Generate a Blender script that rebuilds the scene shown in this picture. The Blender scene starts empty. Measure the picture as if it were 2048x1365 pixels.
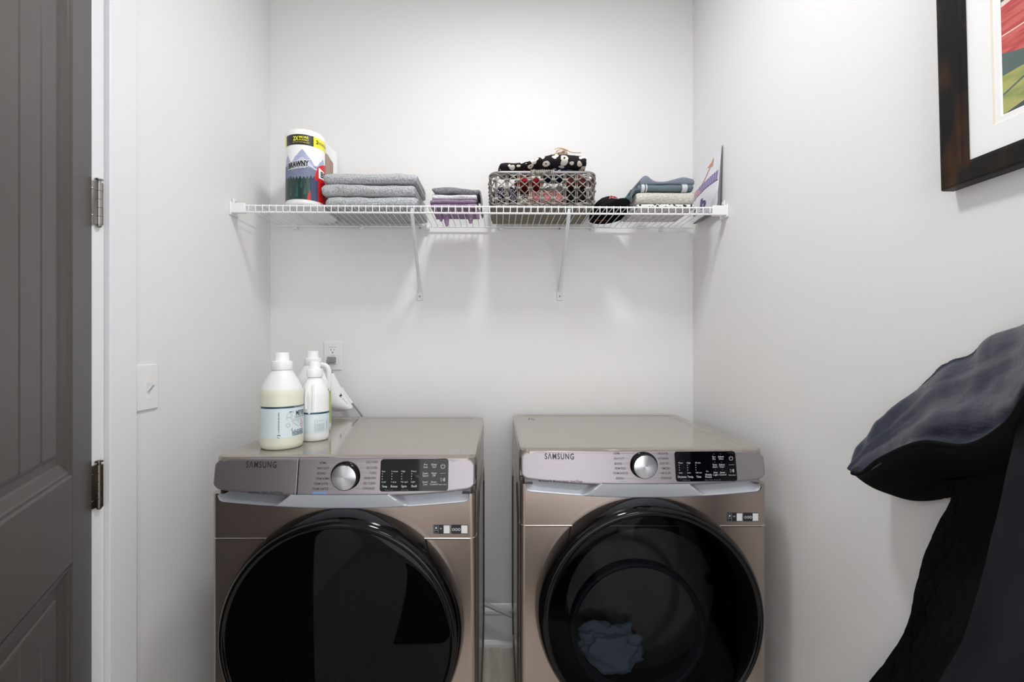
import bpy, bmesh, math, random
from mathutils import Vector, noise
pi = math.pi
sc = bpy.context.scene
COL = sc.collection

# ------------------------------------------------------------------ camera, world, light, exposure
ZC = 1.292                                   # eye height
FPX = 910.0                                  # focal length in pixels of the 2048 wide frame
VX, VY = 996.0, 693.0                        # where the view axis meets the frame
cam = bpy.data.cameras.new('camera')
cam.sensor_width = 36.0
cam.lens = FPX / 2048 * 36
cam.shift_x = (1024 - VX) / 2048
cam.shift_y = (VY - 682.5) / 2048
cam.clip_start = 0.02
camo = bpy.data.objects.new('camera', cam)
camo.location = (0, 0, ZC)
camo.rotation_euler = (pi / 2, 0, 0)
COL.objects.link(camo)
sc.camera = camo

w = bpy.data.worlds.new('world')
w.use_nodes = True
w.node_tree.nodes['Background'].inputs[0].default_value = (1, 1, 1, 1)
w.node_tree.nodes['Background'].inputs[1].default_value = 0.15
sc.world = w
try:
    sc.display_settings.display_device = 'sRGB'
except Exception:
    pass
sc.view_settings.view_transform = 'Standard'
sc.view_settings.look = 'None'
sc.view_settings.exposure = -0.13
sc.view_settings.gamma = 1.0
sc.view_settings.use_curve_mapping = False


def area(name, loc, size, power, rot=(0, 0, 0), col=(1, 1, 1), shape='DISK', sy=None):
    l = bpy.data.lights.new(name, 'AREA')
    l.shape = shape
    l.size = size
    if sy:
        l.size_y = sy
    l.energy = power
    l.color = col
    o = bpy.data.objects.new(name, l)
    o.location = loc
    o.rotation_euler = rot
    COL.objects.link(o)
    return o


area('ceiling_lamp', (0.05, 1.05, 2.80), 0.24, 14.5, col=(0.985, 0.99, 1.0))
area('room_fill', (0.48, -0.25, 2.80), 0.50, 8.0, col=(0.985, 0.99, 1.0))  # fill light added high behind the viewer, no fixture there
# low fill light added behind the viewer, no opening built there
area('back_fill', (0.16, -1.62, 1.20), 1.25, 17.0, rot=(pi / 2, 0, 0), col=(0.97, 0.985, 1.0), shape='RECTANGLE', sy=2.0)


# fill light added behind the viewer on the right to lift the left wall
area('side_fill', (0.80, -1.0, 1.15), 1.0, 14.0, rot=(pi / 2, 0, pi / 2), col=(0.97, 0.985, 1.0), shape='RECTANGLE', sy=1.8)


# ------------------------------------------------------------------ helpers
def P(px, py, D):
    """point at depth D that lies on a given line of sight"""
    return Vector(((px - VX) * D / FPX, D, ZC - (py - VY) * D / FPX))


def lin(c):
    c = c / 255
    return c / 12.92 if c <= 0.04045 else ((c + 0.055) / 1.055) ** 2.4


def rgb(r, g, b):
    return (lin(r), lin(g), lin(b), 1)


def mat(name, col, rough=0.5, metal=0.0, spec=0.5, **kw):
    m = bpy.data.materials.new(name)
    m.use_nodes = True
    b = m.node_tree.nodes['Principled BSDF']
    b.inputs['Base Color'].default_value = col
    b.inputs['Roughness'].default_value = rough
    b.inputs['Metallic'].default_value = metal
    b.inputs['Specular IOR Level'].default_value = spec
    for k, v in kw.items():
        b.inputs[k].default_value = v
    return m


def nodes(m):
    nt = m.node_tree
    return nt, nt.nodes, nt.links, nt.nodes['Principled BSDF']


def add_bump(m, scale, strength, dist=0.001, detail=2.0, stretch=None, kind='noise', rough=0.5):
    nt, N, L, b = nodes(m)
    tc = N.new('ShaderNodeTexCoord')
    mp = N.new('ShaderNodeMapping')
    if stretch:
        mp.inputs['Scale'].default_value = stretch
    L.new(tc.outputs['Object'], mp.inputs[0])
    if kind == 'noise':
        t = N.new('ShaderNodeTexNoise')
        t.inputs['Detail'].default_value = detail
        t.inputs['Roughness'].default_value = rough
        out = t.outputs['Fac']
    else:
        t = N.new('ShaderNodeTexVoronoi')
        out = t.outputs['Distance']
    t.inputs['Scale'].default_value = scale
    L.new(mp.outputs[0], t.inputs['Vector'])
    bp = N.new('ShaderNodeBump')
    bp.inputs['Strength'].default_value = strength
    bp.inputs['Distance'].default_value = dist
    L.new(out, bp.inputs['Height'])
    prev = b.inputs['Normal'].links
    if prev:
        L.new(prev[0].from_socket, bp.inputs['Normal'])
    L.new(bp.outputs[0], b.inputs['Normal'])
    return m


def add_mottle(m, c1, c2, scale, stretch=None, lo=0.4, hi=0.6, detail=3):
    nt, N, L, b = nodes(m)
    tc = N.new('ShaderNodeTexCoord')
    mp = N.new('ShaderNodeMapping')
    if stretch:
        mp.inputs['Scale'].default_value = stretch
    t = N.new('ShaderNodeTexNoise')
    t.inputs['Scale'].default_value = scale
    t.inputs['Detail'].default_value = detail
    cr = N.new('ShaderNodeValToRGB')
    cr.color_ramp.elements[0].position = lo
    cr.color_ramp.elements[1].position = hi
    cr.color_ramp.elements[0].color = c1
    cr.color_ramp.elements[1].color = c2
    L.new(tc.outputs['Object'], mp.inputs[0])
    L.new(mp.outputs[0], t.inputs['Vector'])
    L.new(t.outputs['Fac'], cr.inputs[0])
    L.new(cr.outputs[0], b.inputs['Base Color'])
    return m


_glyphs = {}


def glyphs(s, bold=0.0, sp=1.0):
    k = (s, bold, sp)
    if k not in _glyphs:
        cu = bpy.data.curves.new('t', 'FONT')
        cu.body = s
        cu.offset = bold
        cu.space_character = sp
        cu.resolution_u = 3
        o = bpy.data.objects.new('t', cu)
        me = bpy.data.meshes.new_from_object(o)
        vs = [(v.co.x, v.co.y) for v in me.vertices]
        fs = [tuple(p.vertices) for p in me.polygons]
        bpy.data.objects.remove(o)
        bpy.data.curves.remove(cu)
        bpy.data.meshes.remove(me)
        _glyphs[k] = (vs, fs)
    return _glyphs[k]


class MB:
    def __init__(self):
        self.v, self.f, self.m, self.s = [], [], [], []

    def add(self, vs, fs, mi=0, smooth=False):
        n = len(self.v)
        self.v += [tuple(p) for p in vs]
        for f in fs:
            self.f.append(tuple(i + n for i in f))
            self.m.append(mi)
            self.s.append(smooth)
        return self

    def box(self, lo, hi, mi=0, bev=0.0, seg=2):
        bm = bmesh.new()
        bmesh.ops.create_cube(bm, size=1)
        for v in bm.verts:
            v.co = Vector([(lo[i] + hi[i]) / 2 + v.co[i] * (hi[i] - lo[i]) for i in range(3)])
        if bev:
            bmesh.ops.bevel(bm, geom=bm.edges[:], offset=bev, segments=seg, profile=0.5, affect='EDGES')
        bm.verts.index_update()
        bm.normal_update()
        n0 = len(self.v)
        self.v += [tuple(v.co) for v in bm.verts]
        for f in bm.faces:
            flat = not bev or max(abs(f.normal.x), abs(f.normal.y), abs(f.normal.z)) > .9995
            self.f.append(tuple(v.index + n0 for v in f.verts))
            self.m.append(mi)
            self.s.append(not flat)
        bm.free()
        return self

    def bm(self, bm, mi=0, smooth=False, fn=None):
        bm.verts.index_update()
        vs = [fn(v.co) if fn else v.co.copy() for v in bm.verts]
        self.add(vs, [[v.index for v in f.verts] for f in bm.faces], mi, smooth)
        bm.free()
        return self

    def grid(self, fn, nu, nv, mi=0, smooth=True, cu=False, cv=False, flip=False):
        """fn(i,j) -> point"""
        vs = [fn(i, j) for i in range(nu) for j in range(nv)]
        fs = []
        for i in range(nu if cu else nu - 1):
            for j in range(nv if cv else nv - 1):
                a, b, c, d = i * nv + j, ((i + 1) % nu) * nv + j, ((i + 1) % nu) * nv + (j + 1) % nv, i * nv + (j + 1) % nv
                fs.append((a, d, c, b) if flip else (a, b, c, d))
        return self.add(vs, fs, mi, smooth)

    def tube(self, path, r, n=8, mi=0, closed=False, cap=True):
        path = [Vector(p) for p in path]
        k = len(path)
        rs = r if isinstance(r, (list, tuple)) else [r] * k
        up = None
        rings = []
        for i in range(k):
            a = path[(i - 1) % k] if (closed or i > 0) else path[i]
            b = path[(i + 1) % k] if (closed or i < k - 1) else path[i]
            t = (b - a)
            t = t.normalized() if t.length > 1e-9 else Vector((0, 0, 1))
            if up is None:
                ref = Vector((0, 0, 1)) if abs(t.z) < 0.9 else Vector((1, 0, 0))
                up = (ref - t * ref.dot(t)).normalized()
            else:
                up = up - t * up.dot(t)
                up = up.normalized() if up.length > 1e-6 else Vector((1, 0, 0))
            sd = t.cross(up)
            rings.append([path[i] + (up * math.cos(2 * pi * q / n) + sd * math.sin(2 * pi * q / n)) * rs[i] for q in range(n)])
        vs = [p for rg in rings for p in rg]
        fs = []
        for i in range(k if closed else k - 1):
            j = (i + 1) % k
            for q in range(n):
                fs.append((i * n + q, i * n + (q + 1) % n, j * n + (q + 1) % n, j * n + q))
        self.add(vs, fs, mi, True)
        if cap and not closed:
            self.add(rings[0], [tuple(range(n))[::-1]], mi)
            self.add(rings[-1], [tuple(range(n))], mi)
        return self

    def lathe(self, prof, n=32, c=(0, 0, 0), mi=0, smooth=True, axis='Z', sx=1.0, sy=1.0, cap=True):
        def f(r, h, q):
            a = 2 * pi * q / n
            if axis == 'Z':
                return (c[0] + r * math.cos(a) * sx, c[1] + r * math.sin(a) * sy, c[2] + h)
            return (c[0] + r * math.cos(a), c[1] + h, c[2] + r * math.sin(a))
        vs = [f(r, h, q) for (r, h) in prof for q in range(n)]
        fs = []
        for i in range(len(prof) - 1):
            for q in range(n):
                fs.append((i * n + q, i * n + (q + 1) % n, (i + 1) * n + (q + 1) % n, (i + 1) * n + q))
        self.add(vs, fs, mi, smooth)
        if cap:
            for i in (0, len(prof) - 1):
                if prof[i][0] > 1e-6:
                    self.add([f(prof[i][0], prof[i][1], q) for q in range(n)], [tuple(range(n))], mi)
        return self

    def text(self, s, fn, u, v, h, wd=None, mi=1, align='C', bold=0.0, sp=1.0):
        """cap height h, optional total width wd; u,v = anchor of the line's middle; fn maps (u,v) to a point"""
        vs, fs = glyphs(s, bold, sp)
        if not vs:
            return self
        xs = [a for a, b in vs]
        x0, x1 = min(xs), max(xs)
        k = h / 0.73
        kx = wd / (x1 - x0) if wd else k
        W = (x1 - x0) * kx
        o = {'C': -W / 2, 'L': 0, 'R': -W}[align]
        return self.add([fn(u + o + (a - x0) * kx, v - h / 2 + b * k) for a, b in vs], fs, mi)

    def rect(self, fn, u0, u1, v0, v1, mi=1, n=1):
        vs, fs = [], []
        for i in range(n + 1):
            u = u0 + (u1 - u0) * i / n
            vs += [fn(u, v0), fn(u, v1)]
        for i in range(n):
            fs.append((2 * i, 2 * i + 2, 2 * i + 3, 2 * i + 1))
        return self.add(vs, fs, mi)

    def strip(self, fn, pts, wd, mi=1, closed=False):
        """flat line of width wd through 2D points"""
        pts = [Vector(p) for p in pts]
        k = len(pts)
        vs, fs = [], []
        for i in range(k):
            a = pts[(i - 1) % k] if (closed or i > 0) else pts[i]
            b = pts[(i + 1) % k] if (closed or i < k - 1) else pts[i]
            t = (b - a).normalized()
            nn = Vector((-t.y, t.x)) * wd / 2
            vs += [fn(*(pts[i] - nn)), fn(*(pts[i] + nn))]
        for i in range(k if closed else k - 1):
            j = (i + 1) % k
            fs.append((2 * i, 2 * j, 2 * j + 1, 2 * i + 1))
        return self.add(vs, fs, mi)

    def poly(self, fn, pts, mi=1):
        return self.add([fn(*p) for p in pts], [tuple(range(len(pts)))], mi)

    def build(self, name, mats, parent=None, origin=None, auto=None):
        if not isinstance(mats, (list, tuple)):
            mats = [mats]
        o0 = ORG.get(parent.name, Vector()) if parent else (Vector(origin) if origin is not None else self.base())
        me = bpy.data.meshes.new(name)
        me.from_pydata([(p[0] - o0.x, p[1] - o0.y, p[2] - o0.z) for p in self.v], [], self.f)
        for m in mats:
            me.materials.append(m)
        for p, mi, s in zip(me.polygons, self.m, self.s):
            p.material_index = mi
            p.use_smooth = s
        me.update()
        if auto:
            try:
                me.set_sharp_from_angle(angle=math.radians(auto))
            except Exception:
                pass
        o = bpy.data.objects.new(name, me)
        COL.objects.link(o)
        if parent:
            o.parent = parent
        else:
            o.location = o0
        ORG[o.name] = o0
        return o

    def base(self):
        xs, ys, zs = zip(*self.v)
        return Vector(((min(xs) + max(xs)) / 2, (min(ys) + max(ys)) / 2, min(zs)))


ORG = {}


def thing(name, loc, label, cat, group=None):
    o = bpy.data.objects.new(name, None)
    o.empty_display_size = 0.05
    o.location = loc
    COL.objects.link(o)
    ORG[o.name] = Vector(loc)
    return tag(o, label, cat, group)


def tag(o, label, cat, group=None):
    o['label'] = label
    o['category'] = cat
    if group:
        o['group'] = group
    return o


def struct(o):
    o['kind'] = 'structure'
    return o


def nz(x, y, z, s=1.0):
    return noise.noise(Vector((x * s, y * s, z * s)))


def spline(pts, n):
    """Catmull-Rom through points"""
    pts = [Vector(p) for p in pts]
    k = len(pts)
    out = []
    for i in range(n):
        t = i / (n - 1) * (k - 1)
        a = min(int(t), k - 2)
        f = t - a
        p0, p1, p2, p3 = pts[max(a - 1, 0)], pts[a], pts[a + 1], pts[min(a + 2, k - 1)]
        out.append(0.5 * ((2 * p1) + (p2 - p0) * f + (2 * p0 - 5 * p1 + 4 * p2 - p3) * f * f + (3 * p1 - p0 - 3 * p2 + p3) * f ** 3))
    return out


def surface(rows, nu, nv):
    """rows: list of control polylines -> nv x nu grid of points"""
    cols = [spline(r, nu) for r in rows]
    return [spline([c[i] for c in cols], nv) for i in range(nu)]       # [i][j]


# ------------------------------------------------------------------ materials
M = {}
M['wall'] = add_bump(mat('wall_paint', rgb(237, 236, 235), 0.75, spec=0.2), 220, 0.08, 0.001)
M['ceiling'] = mat('ceiling_paint', rgb(240, 240, 238), 0.9, spec=0.1)
M['trim'] = mat('white_trim_paint', rgb(236, 237, 240), 0.35)
M['floor'] = add_mottle(mat('floor_planks', rgb(180, 172, 160), 0.45), rgb(182, 175, 164), rgb(212, 206, 196), 9, (6, 0.7, 1), 0.3, 0.7, 6)
M['door'] = add_bump(mat('charcoal_door_paint', rgb(78, 74, 71), 0.42), 500, 0.03, 0.0005)
M['nickel'] = mat('satin_nickel', rgb(170, 166, 162), 0.28, 1.0)
M['nickel_dk'] = mat('dark_brown_nickel', rgb(110, 102, 92), 0.28, 1.0)  # browner, darker metal for the lower hinge
M['plate'] = mat('white_plastic', rgb(240, 240, 240), 0.3)
M['slot'] = mat('dark_slot', rgb(40, 40, 42), 0.5)
M['wire'] = mat('white_coated_wire', rgb(243, 243, 245), 0.3)
M['brace'] = mat('pale_grey_coated_steel', rgb(222, 226, 231), 0.3)
M['champ'] = add_bump(mat('champagne_steel', rgb(172, 158, 150), 0.24, 0.92), 60, 0.06, 0.0006, stretch=(1, 1, 60))
M['champ_side'] = mat('champagne_side_paint', rgb(165, 158, 150), 0.2, 0.75)
M['champ_top'] = mat('champagne_top_paint', rgb(160, 152, 143), 0.09, 0.35, spec=0.8)
M['champ_panel'] = mat('champagne_panel', rgb(160, 154, 159), 0.42, 0.85)
M['silver'] = mat('silver_trim', rgb(214, 218, 227), 0.34, 0.3)
M['line'] = mat('bright_seam', rgb(215, 205, 200), 0.25, 0.9)
M['gap'] = mat('dark_gap', rgb(22, 20, 22), 0.5)
M['gloss'] = mat('gloss_black', rgb(6, 6, 7), 0.08, spec=0.3)
M['glassb'] = mat('display_glass', rgb(6, 7, 11), 0.05, spec=0.35)
M['ink'] = mat('dark_ink', rgb(48, 44, 50), 0.5)
M['inkw'] = mat('white_ink', rgb(205, 210, 220), 0.5)
M['inkg'] = mat('grey_ink', rgb(110, 106, 110), 0.5)
M['inkb'] = mat('blue_ink', rgb(120, 150, 195), 0.5)
M['inko'] = mat('orange_ink', rgb(190, 120, 95), 0.5)
M['sticker_white'] = mat('sticker_white', rgb(225, 225, 225), 0.5)
M['drum'] = mat('drum_steel', rgb(5, 5, 6), 0.8, 0.0, spec=0.05)
M['knob'] = mat('spun_aluminium', rgb(200, 202, 208), 0.25, 1.0, Anisotropic=0.9, **{'Anisotropic Rotation': 0.25})
nt, N, L, b = nodes(M['knob'])
tg = N.new('ShaderNodeTangent')
tg.direction_type = 'RADIAL'
tg.axis = 'Y'
L.new(tg.outputs[0], b.inputs['Tangent'])

M['door_glass'] = mat('smoked_glass', rgb(3, 3, 4), 0.03, spec=0.12)
nt, N, L, b = nodes(M['door_glass'])
tr = N.new('ShaderNodeBsdfTransparent')
tr.inputs[0].default_value = (0.45, 0.47, 0.52, 1)
mx = N.new('ShaderNodeMixShader')
mx.inputs[0].default_value = 0.45
L.new(tr.outputs[0], mx.inputs[1])
L.new(b.outputs[0], mx.inputs[2])
L.new(mx.outputs[0], N['Material Output'].inputs[0])


M['gloss_glass'] = mat('black_glass', rgb(3, 3, 4), 0.03, spec=0.16)


def terry(name, c, dark=0.66):
    m = mat(name, c, 0.95, spec=0.1)
    d = (c[0] * dark, c[1] * dark, c[2] * dark, 1)
    add_mottle(m, d, c, 200, None, 0.36, 0.58, 2)  # shading of the towel pile painted into the colour as mottle
    add_bump(m, 200, 1.0, 0.006, 2)
    return m


M['terry_grey'] = terry('grey_terry', rgb(203, 205, 208))
M['terry_slate'] = terry('slate_terry', rgb(146, 146, 153))
M['terry_white'] = terry('white_terry', rgb(236, 234, 238), 0.85)
M['terry_purple'] = terry('purple_terry', rgb(172, 146, 176))
M['terry_cream'] = terry('cream_terry', rgb(222, 218, 210), 0.82)


def cloth(name, c, rough=0.85):
    return add_bump(mat(name, c, rough, spec=0.2), 500, 0.25, 0.001)


M['blue_grey'] = cloth('blue_grey_cloth', rgb(126, 132, 146))
M['towel_steel'] = cloth('steel_blue_cloth', rgb(104, 118, 126))
M['pale_stripe'] = cloth('pale_stripe_cloth', rgb(205, 208, 212))
M['red'] = cloth('red_cloth', rgb(150, 28, 30))
M['pink'] = cloth('pink_cloth', rgb(196, 124, 122), 0.55)
M['blackc'] = cloth('black_cloth', rgb(22, 21, 26))
M['bluec'] = cloth('blue_cloth', rgb(28, 52, 104))
M['greyc'] = cloth('light_grey_cloth', rgb(176, 172, 170))
M['rope'] = cloth('cream_cord', rgb(226, 206, 182))
M['liner'] = add_mottle(cloth('pale_lavender_cloth', rgb(205, 198, 204)), rgb(192, 184, 192), rgb(212, 206, 210), 30)


def blobs(name, bg, fg, scale, lo, hi, ring=None):
    m = mat(name, bg, 0.9, spec=0.15)
    nt, N, L, b = nodes(m)
    tc = N.new('ShaderNodeTexCoord')
    ns = N.new('ShaderNodeTexNoise')
    ns.inputs['Scale'].default_value = scale * 1.2
    mixv = N.new('ShaderNodeVectorMath')
    mixv.operation = 'MULTIPLY_ADD'
    mixv.inputs[1].default_value = (0.5 / scale,) * 3
    vo = N.new('ShaderNodeTexVoronoi')
    vo.inputs['Scale'].default_value = scale
    L.new(tc.outputs['Object'], ns.inputs['Vector'])
    L.new(ns.outputs['Color'], mixv.inputs[0])
    L.new(tc.outputs['Object'], mixv.inputs[2])
    L.new(mixv.outputs[0], vo.inputs['Vector'])
    cr = N.new('ShaderNodeValToRGB')
    cr.color_ramp.interpolation = 'CONSTANT'
    e = cr.color_ramp.elements
    e[0].position = 0.0
    e[0].color = bg if ring else fg
    e[1].position = hi
    e[1].color = bg
    if ring:
        x = e.new(lo)
        x.color = fg
    L.new(vo.outputs['Distance'], cr.inputs[0])
    L.new(cr.outputs[0], b.inputs['Base Color'])
    return m


M['leopard'] = blobs('spotted_knit', rgb(38, 35, 38), rgb(232, 226, 216), 36, 0.13, 0.47, True)
M['navyspot'] = blobs('navy_flecked_cloth', rgb(24, 26, 50), rgb(205, 205, 215), 190, 0, 0.38)
M['stripe_bw'] = blobs('black_white_print', rgb(232, 230, 230), rgb(45, 43, 48), 75, 0, 0.36)
M['wicker'] = add_mottle(mat('grey_wicker', rgb(140, 134, 126), 0.6), rgb(112, 107, 101), rgb(172, 167, 160), 60)
M['wicker_base'] = add_bump(add_mottle(mat('woven_base', rgb(120, 113, 100), 0.7), rgb(96, 90, 78), rgb(146, 138, 124), 120, (1, 4, 1)), 160, 0.8, 0.003, stretch=(1, 3, 1))
M['grey_metal'] = mat('grey_steel_rim', rgb(150, 148, 148), 0.35, 0.6)

M['capb'] = cloth('black_twill', rgb(20, 20, 23))
M['capr'] = mat('red_thread', rgb(214, 40, 42), 0.7)
M['capw'] = mat('pale_thread', rgb(235, 205, 205), 0.7)
M['hdpe'] = mat('translucent_white_plastic', rgb(240, 241, 242), 0.32, spec=0.4, **{'Subsurface Weight': 0.3, 'Subsurface Scale': 0.02})
M['hdpe2'] = mat('white_plastic_bottle', rgb(246, 246, 246), 0.3, spec=0.4)
M['liquid'] = mat('pale_liquid_behind_plastic', rgb(234, 235, 216), 0.3, spec=0.4, **{'Subsurface Weight': 0.25, 'Subsurface Scale': 0.02})
M['cap'] = mat('frosted_cap', rgb(247, 248, 251), 0.35)
M['lab'] = mat('pale_aqua_label', rgb(222, 235, 239), 0.4)
M['teal'] = mat('dark_teal_ink', rgb(20, 66, 88), 0.45)
M['green'] = mat('green_label', rgb(170, 205, 110), 0.45)
M['cord'] = mat('grey_cord', rgb(142, 142, 146), 0.45)
M['paper'] = mat('paper_white', rgb(246, 246, 246), 0.6)
M['film'] = mat('package_white', rgb(248, 248, 248), 0.25)
M['yellow'] = mat('package_yellow', rgb(246, 238, 60), 0.3)
M['black'] = mat('package_black', rgb(36, 34, 42), 0.3)
M['mount'] = mat('package_lilac', rgb(172, 178, 208), 0.3)
M['mount2'] = mat('package_pale_lilac', rgb(205, 208, 226), 0.3)
M['pine'] = mat('package_pine', rgb(30, 54, 54), 0.3)
M['pine2'] = mat('package_pine_green', rgb(34, 92, 74), 0.3)
M['dusk'] = mat('package_blue', rgb(52, 76, 108), 0.3)
M['pred'] = mat('package_red', rgb(214, 28, 30), 0.3)
M['mint'] = mat('package_mint', rgb(120, 205, 165), 0.3)
M['tan'] = mat('package_tan', rgb(165, 130, 110), 0.3)
M['foil'] = mat('silver_foil', rgb(232, 232, 238), 0.3, 0.25)
M['foil_dk'] = mat('grey_foil', rgb(128, 128, 134), 0.35, 0.5)
M['purple'] = mat('purple_ink', rgb(78, 48, 128), 0.4)
M['lilac'] = mat('lilac_ink', rgb(196, 182, 222), 0.4)
M['coral'] = mat('coral_ink', rgb(214, 138, 112), 0.4)
M['frame'] = add_mottle(mat('dark_walnut', rgb(24, 20, 19), 0.45, spec=0.2), rgb(20, 18, 18), rgb(72, 44, 26), 22, (1, 1, 0.4), 0.5, 0.78)
M['matb'] = mat('white_mat_board', rgb(252, 252, 252), 0.8)
M['bevelc'] = mat('cream_bevel', rgb(232, 222, 208), 0.7)
M['art_red'] = add_mottle(mat('painted_red', rgb(200, 84, 82), 0.6), rgb(190, 72, 74), rgb(212, 104, 98), 25, (1, 1, 8))
M['art_green'] = add_mottle(mat('painted_green', rgb(160, 168, 96), 0.6), rgb(140, 152, 92), rgb(180, 182, 108), 15, (1, 1, 4))
M['art_dark'] = add_mottle(mat('painted_slate', rgb(84, 88, 90), 0.6), rgb(70, 76, 78), rgb(98, 104, 104), 12)
M['art_teal'] = mat('painted_teal', rgb(92, 108, 106), 0.6)
M['art_pale'] = mat('painted_pale', rgb(240, 214, 208), 0.6)
M['nylon'] = add_bump(mat('navy_nylon', rgb(38, 43, 60), 0.32, spec=0.5), 16, 0.35, 0.012, 4, stretch=(1.0, 1.0, 2.2))
M['fleece'] = add_bump(mat('black_quilted_lining', rgb(9, 9, 11), 0.85, spec=0.15), 30, 0.2, 0.006)
M['soft'] = mat('black_softshell', rgb(22, 22, 29), 0.7, spec=0.25)

# ------------------------------------------------------------------ the room
XL, XR, YB, YF, ZT = -0.987, 0.846, 1.975, -1.7, 2.90
struct(MB().box((XL - .12, YF - .12, -.1), (XR + .12, YB + .12, 0)).build('floor', M['floor']))
struct(MB().box((XL - .12, YF - .12, ZT), (XR + .12, YB + .12, ZT + .1)).build('ceiling', M['ceiling']))
struct(MB().box((XL - .12, YB, 0), (XR + .12, YB + .12, ZT)).build('wall_back', M['wall']))
struct(MB().box((XR, YF, 0), (XR + .12, YB, ZT)).build('wall_right', M['wall']))
struct(MB().box((XL - .12, YF - .12, 0), (XR + .12, YF, ZT)).build('wall_front', M['wall']))
DO0, DO1, DOZ = 0.465, 1.125, 2.42            # doorway in the left wall
m = MB().box((XL - .12, DO1, 0), (XL, YB, ZT))
m.box((XL - .12, YF, 0), (XL, DO0, ZT))
m.box((XL - .12, DO0, DOZ), (XL, DO1, ZT))
struct(m.build('wall_left', M['wall']))

# floor plank seams
nt, N, L, b = nodes(M['floor'])


def baseboard(name, lo, hi, axis, side):
    """board with a rounded cap and a shoe moulding; side = +1/-1 direction it sticks out"""
    mb = MB()
    prof = [(0, 0.0), (.026, 0.0), (.026, .012), (.018, .022), (.013, .026), (.013, .130), (.016, .138), (.016, .150), (.010, .162), (.004, .172), (0, .176)]
    vs = []
    for e in (lo, hi):
        for d, z in prof:
            vs.append((e, side[1] + side[0] * d, z) if axis == 'X' else (side[1] + side[0] * d, e, z))
    n = len(prof)
    mb.add(vs, [(i, i + 1, n + i + 1, n + i) for i in range(n - 1)] + [tuple(range(n)), tuple(range(n, 2 * n))])
    return struct(mb.build(name, M['trim']))


baseboard('baseboard_back', XL, XR, 'X', (-1, YB))
baseboard('baseboard_right', YF, YB - .027, 'Y', (-1, XR))
baseboard('baseboard_left', 1.63, YB - .027, 'Y', (1, XL))
baseboard('baseboard_front', XL + .027, XR - .027, 'X', (1, YF))

# door casing and jamb
m = MB()
m.box((XL, 1.136, 0), (XL + .018, 1.222, DOZ + .09), bev=.0025)
m.box((XL, DO0 - .1, 0), (XL + .018, DO0 - .012, DOZ + .09), bev=.0025)
m.box((XL, DO0 - .012, DOZ + .012), (XL + .018, 1.136, DOZ + .09), bev=.0025)
struct(m.build('trim_1', M['trim']))
m = MB()
m.box((XL - .12, 1.098, 0), (XL + .006, 1.135, DOZ), bev=.004, seg=3)
m.box((XL - .12, DO0 - .01, 0), (XL + .001, DO0 + .018, DOZ), bev=.002)
m.box((XL - .12, DO0 + .018, DOZ - .018), (XL + .001, 1.098, DOZ + .01))
struct(m.build('trim_2', M['trim']))

# the door, swung into the room
TH = math.radians(27.4)
HX, HY = -0.975, 1.092


def dpt(t, d, z):
    """t along the leaf from the hinge, d depth behind the room face"""
    s, c = math.sin(TH), math.cos(TH)
    return (HX + t * s - d * c, HY - t * c - d * s, z)


m = MB()
DW, DZ0, DZ1 = 0.61, 0.012, 2.40


def dbox(t0, t1, d0, d1, z0, z1, bev=0.0):
    b_ = MB().box((t0, d0, z0), (t1, d1, z1), bev=bev)
    m.add([dpt(*p) for p in b_.v], b_.f, 0, False)


dbox(0.0, DW, .014, .035, DZ0, DZ1)
ST = .124
dbox(0.0, ST, 0, .015, DZ0, DZ1, .0012)
dbox(DW - ST, DW, 0, .015, DZ0, DZ1, .0012)
dbox(ST, DW - ST, 0, .015, .826, 1.012, .0012)
dbox(ST, DW - ST, 0, .015, 2.28, DZ1, .0012)
dbox(ST, DW - ST, 0, .015, DZ0, .20, .0012)


def dquad(*p):
    m.add([dpt(*q) for q in p], [tuple(range(len(p)))])


def moulding(z0, z1):
    t0, t1 = ST, DW - ST
    rings = [(0, 0.0), (.004, .003), (.010, .003), (.013, .0055), (.030, .011), (.034, .0135), (.052, .0135), (.054, .0105), (.060, .009)]
    for (a, da), (b2, db) in zip(rings[:-1], rings[1:]):
        A = [(t0 + a, da, z0 + a), (t1 - a, da, z0 + a), (t1 - a, da, z1 - a), (t0 + a, da, z1 - a)]
        B = [(t0 + b2, db, z0 + b2), (t1 - b2, db, z0 + b2), (t1 - b2, db, z1 - b2), (t0 + b2, db, z1 - b2)]
        for i in range(4):
            j = (i + 1) % 4
            dquad(A[i], A[j], B[j], B[i])
    # planks with V grooves
    a, d = .060, .009
    zz0, zz1 = z0 + a, z1 - a
    cuts = [t0 + a + .004 + .0865 * k for k in range(0, 8) if t0 + a + .0865 * k < t1 - a - .02]
    edges = [t0 + a]
    gw = .0045
    prev = t0 + a
    for g in [.253, .341]:
        dquad((prev, d, zz0), (g - gw, d, zz0), (g - gw, d, zz1), (prev, d, zz1))
        dquad((g - gw, d, zz0), (g, d + .006, zz0), (g, d + .006, zz1), (g - gw, d, zz1))
        dquad((g, d + .006, zz0), (g + gw, d, zz0), (g + gw, d, zz1), (g, d + .006, zz1))
        prev = g + gw
    dquad((prev, d, zz0), (t1 - a, d, zz0), (t1 - a, d, zz1), (prev, d, zz1))


moulding(1.012, 2.28)
moulding(.20, .826)
door = struct(m.build('door_1', M['door'], origin=(HX, HY, 0)))


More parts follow.
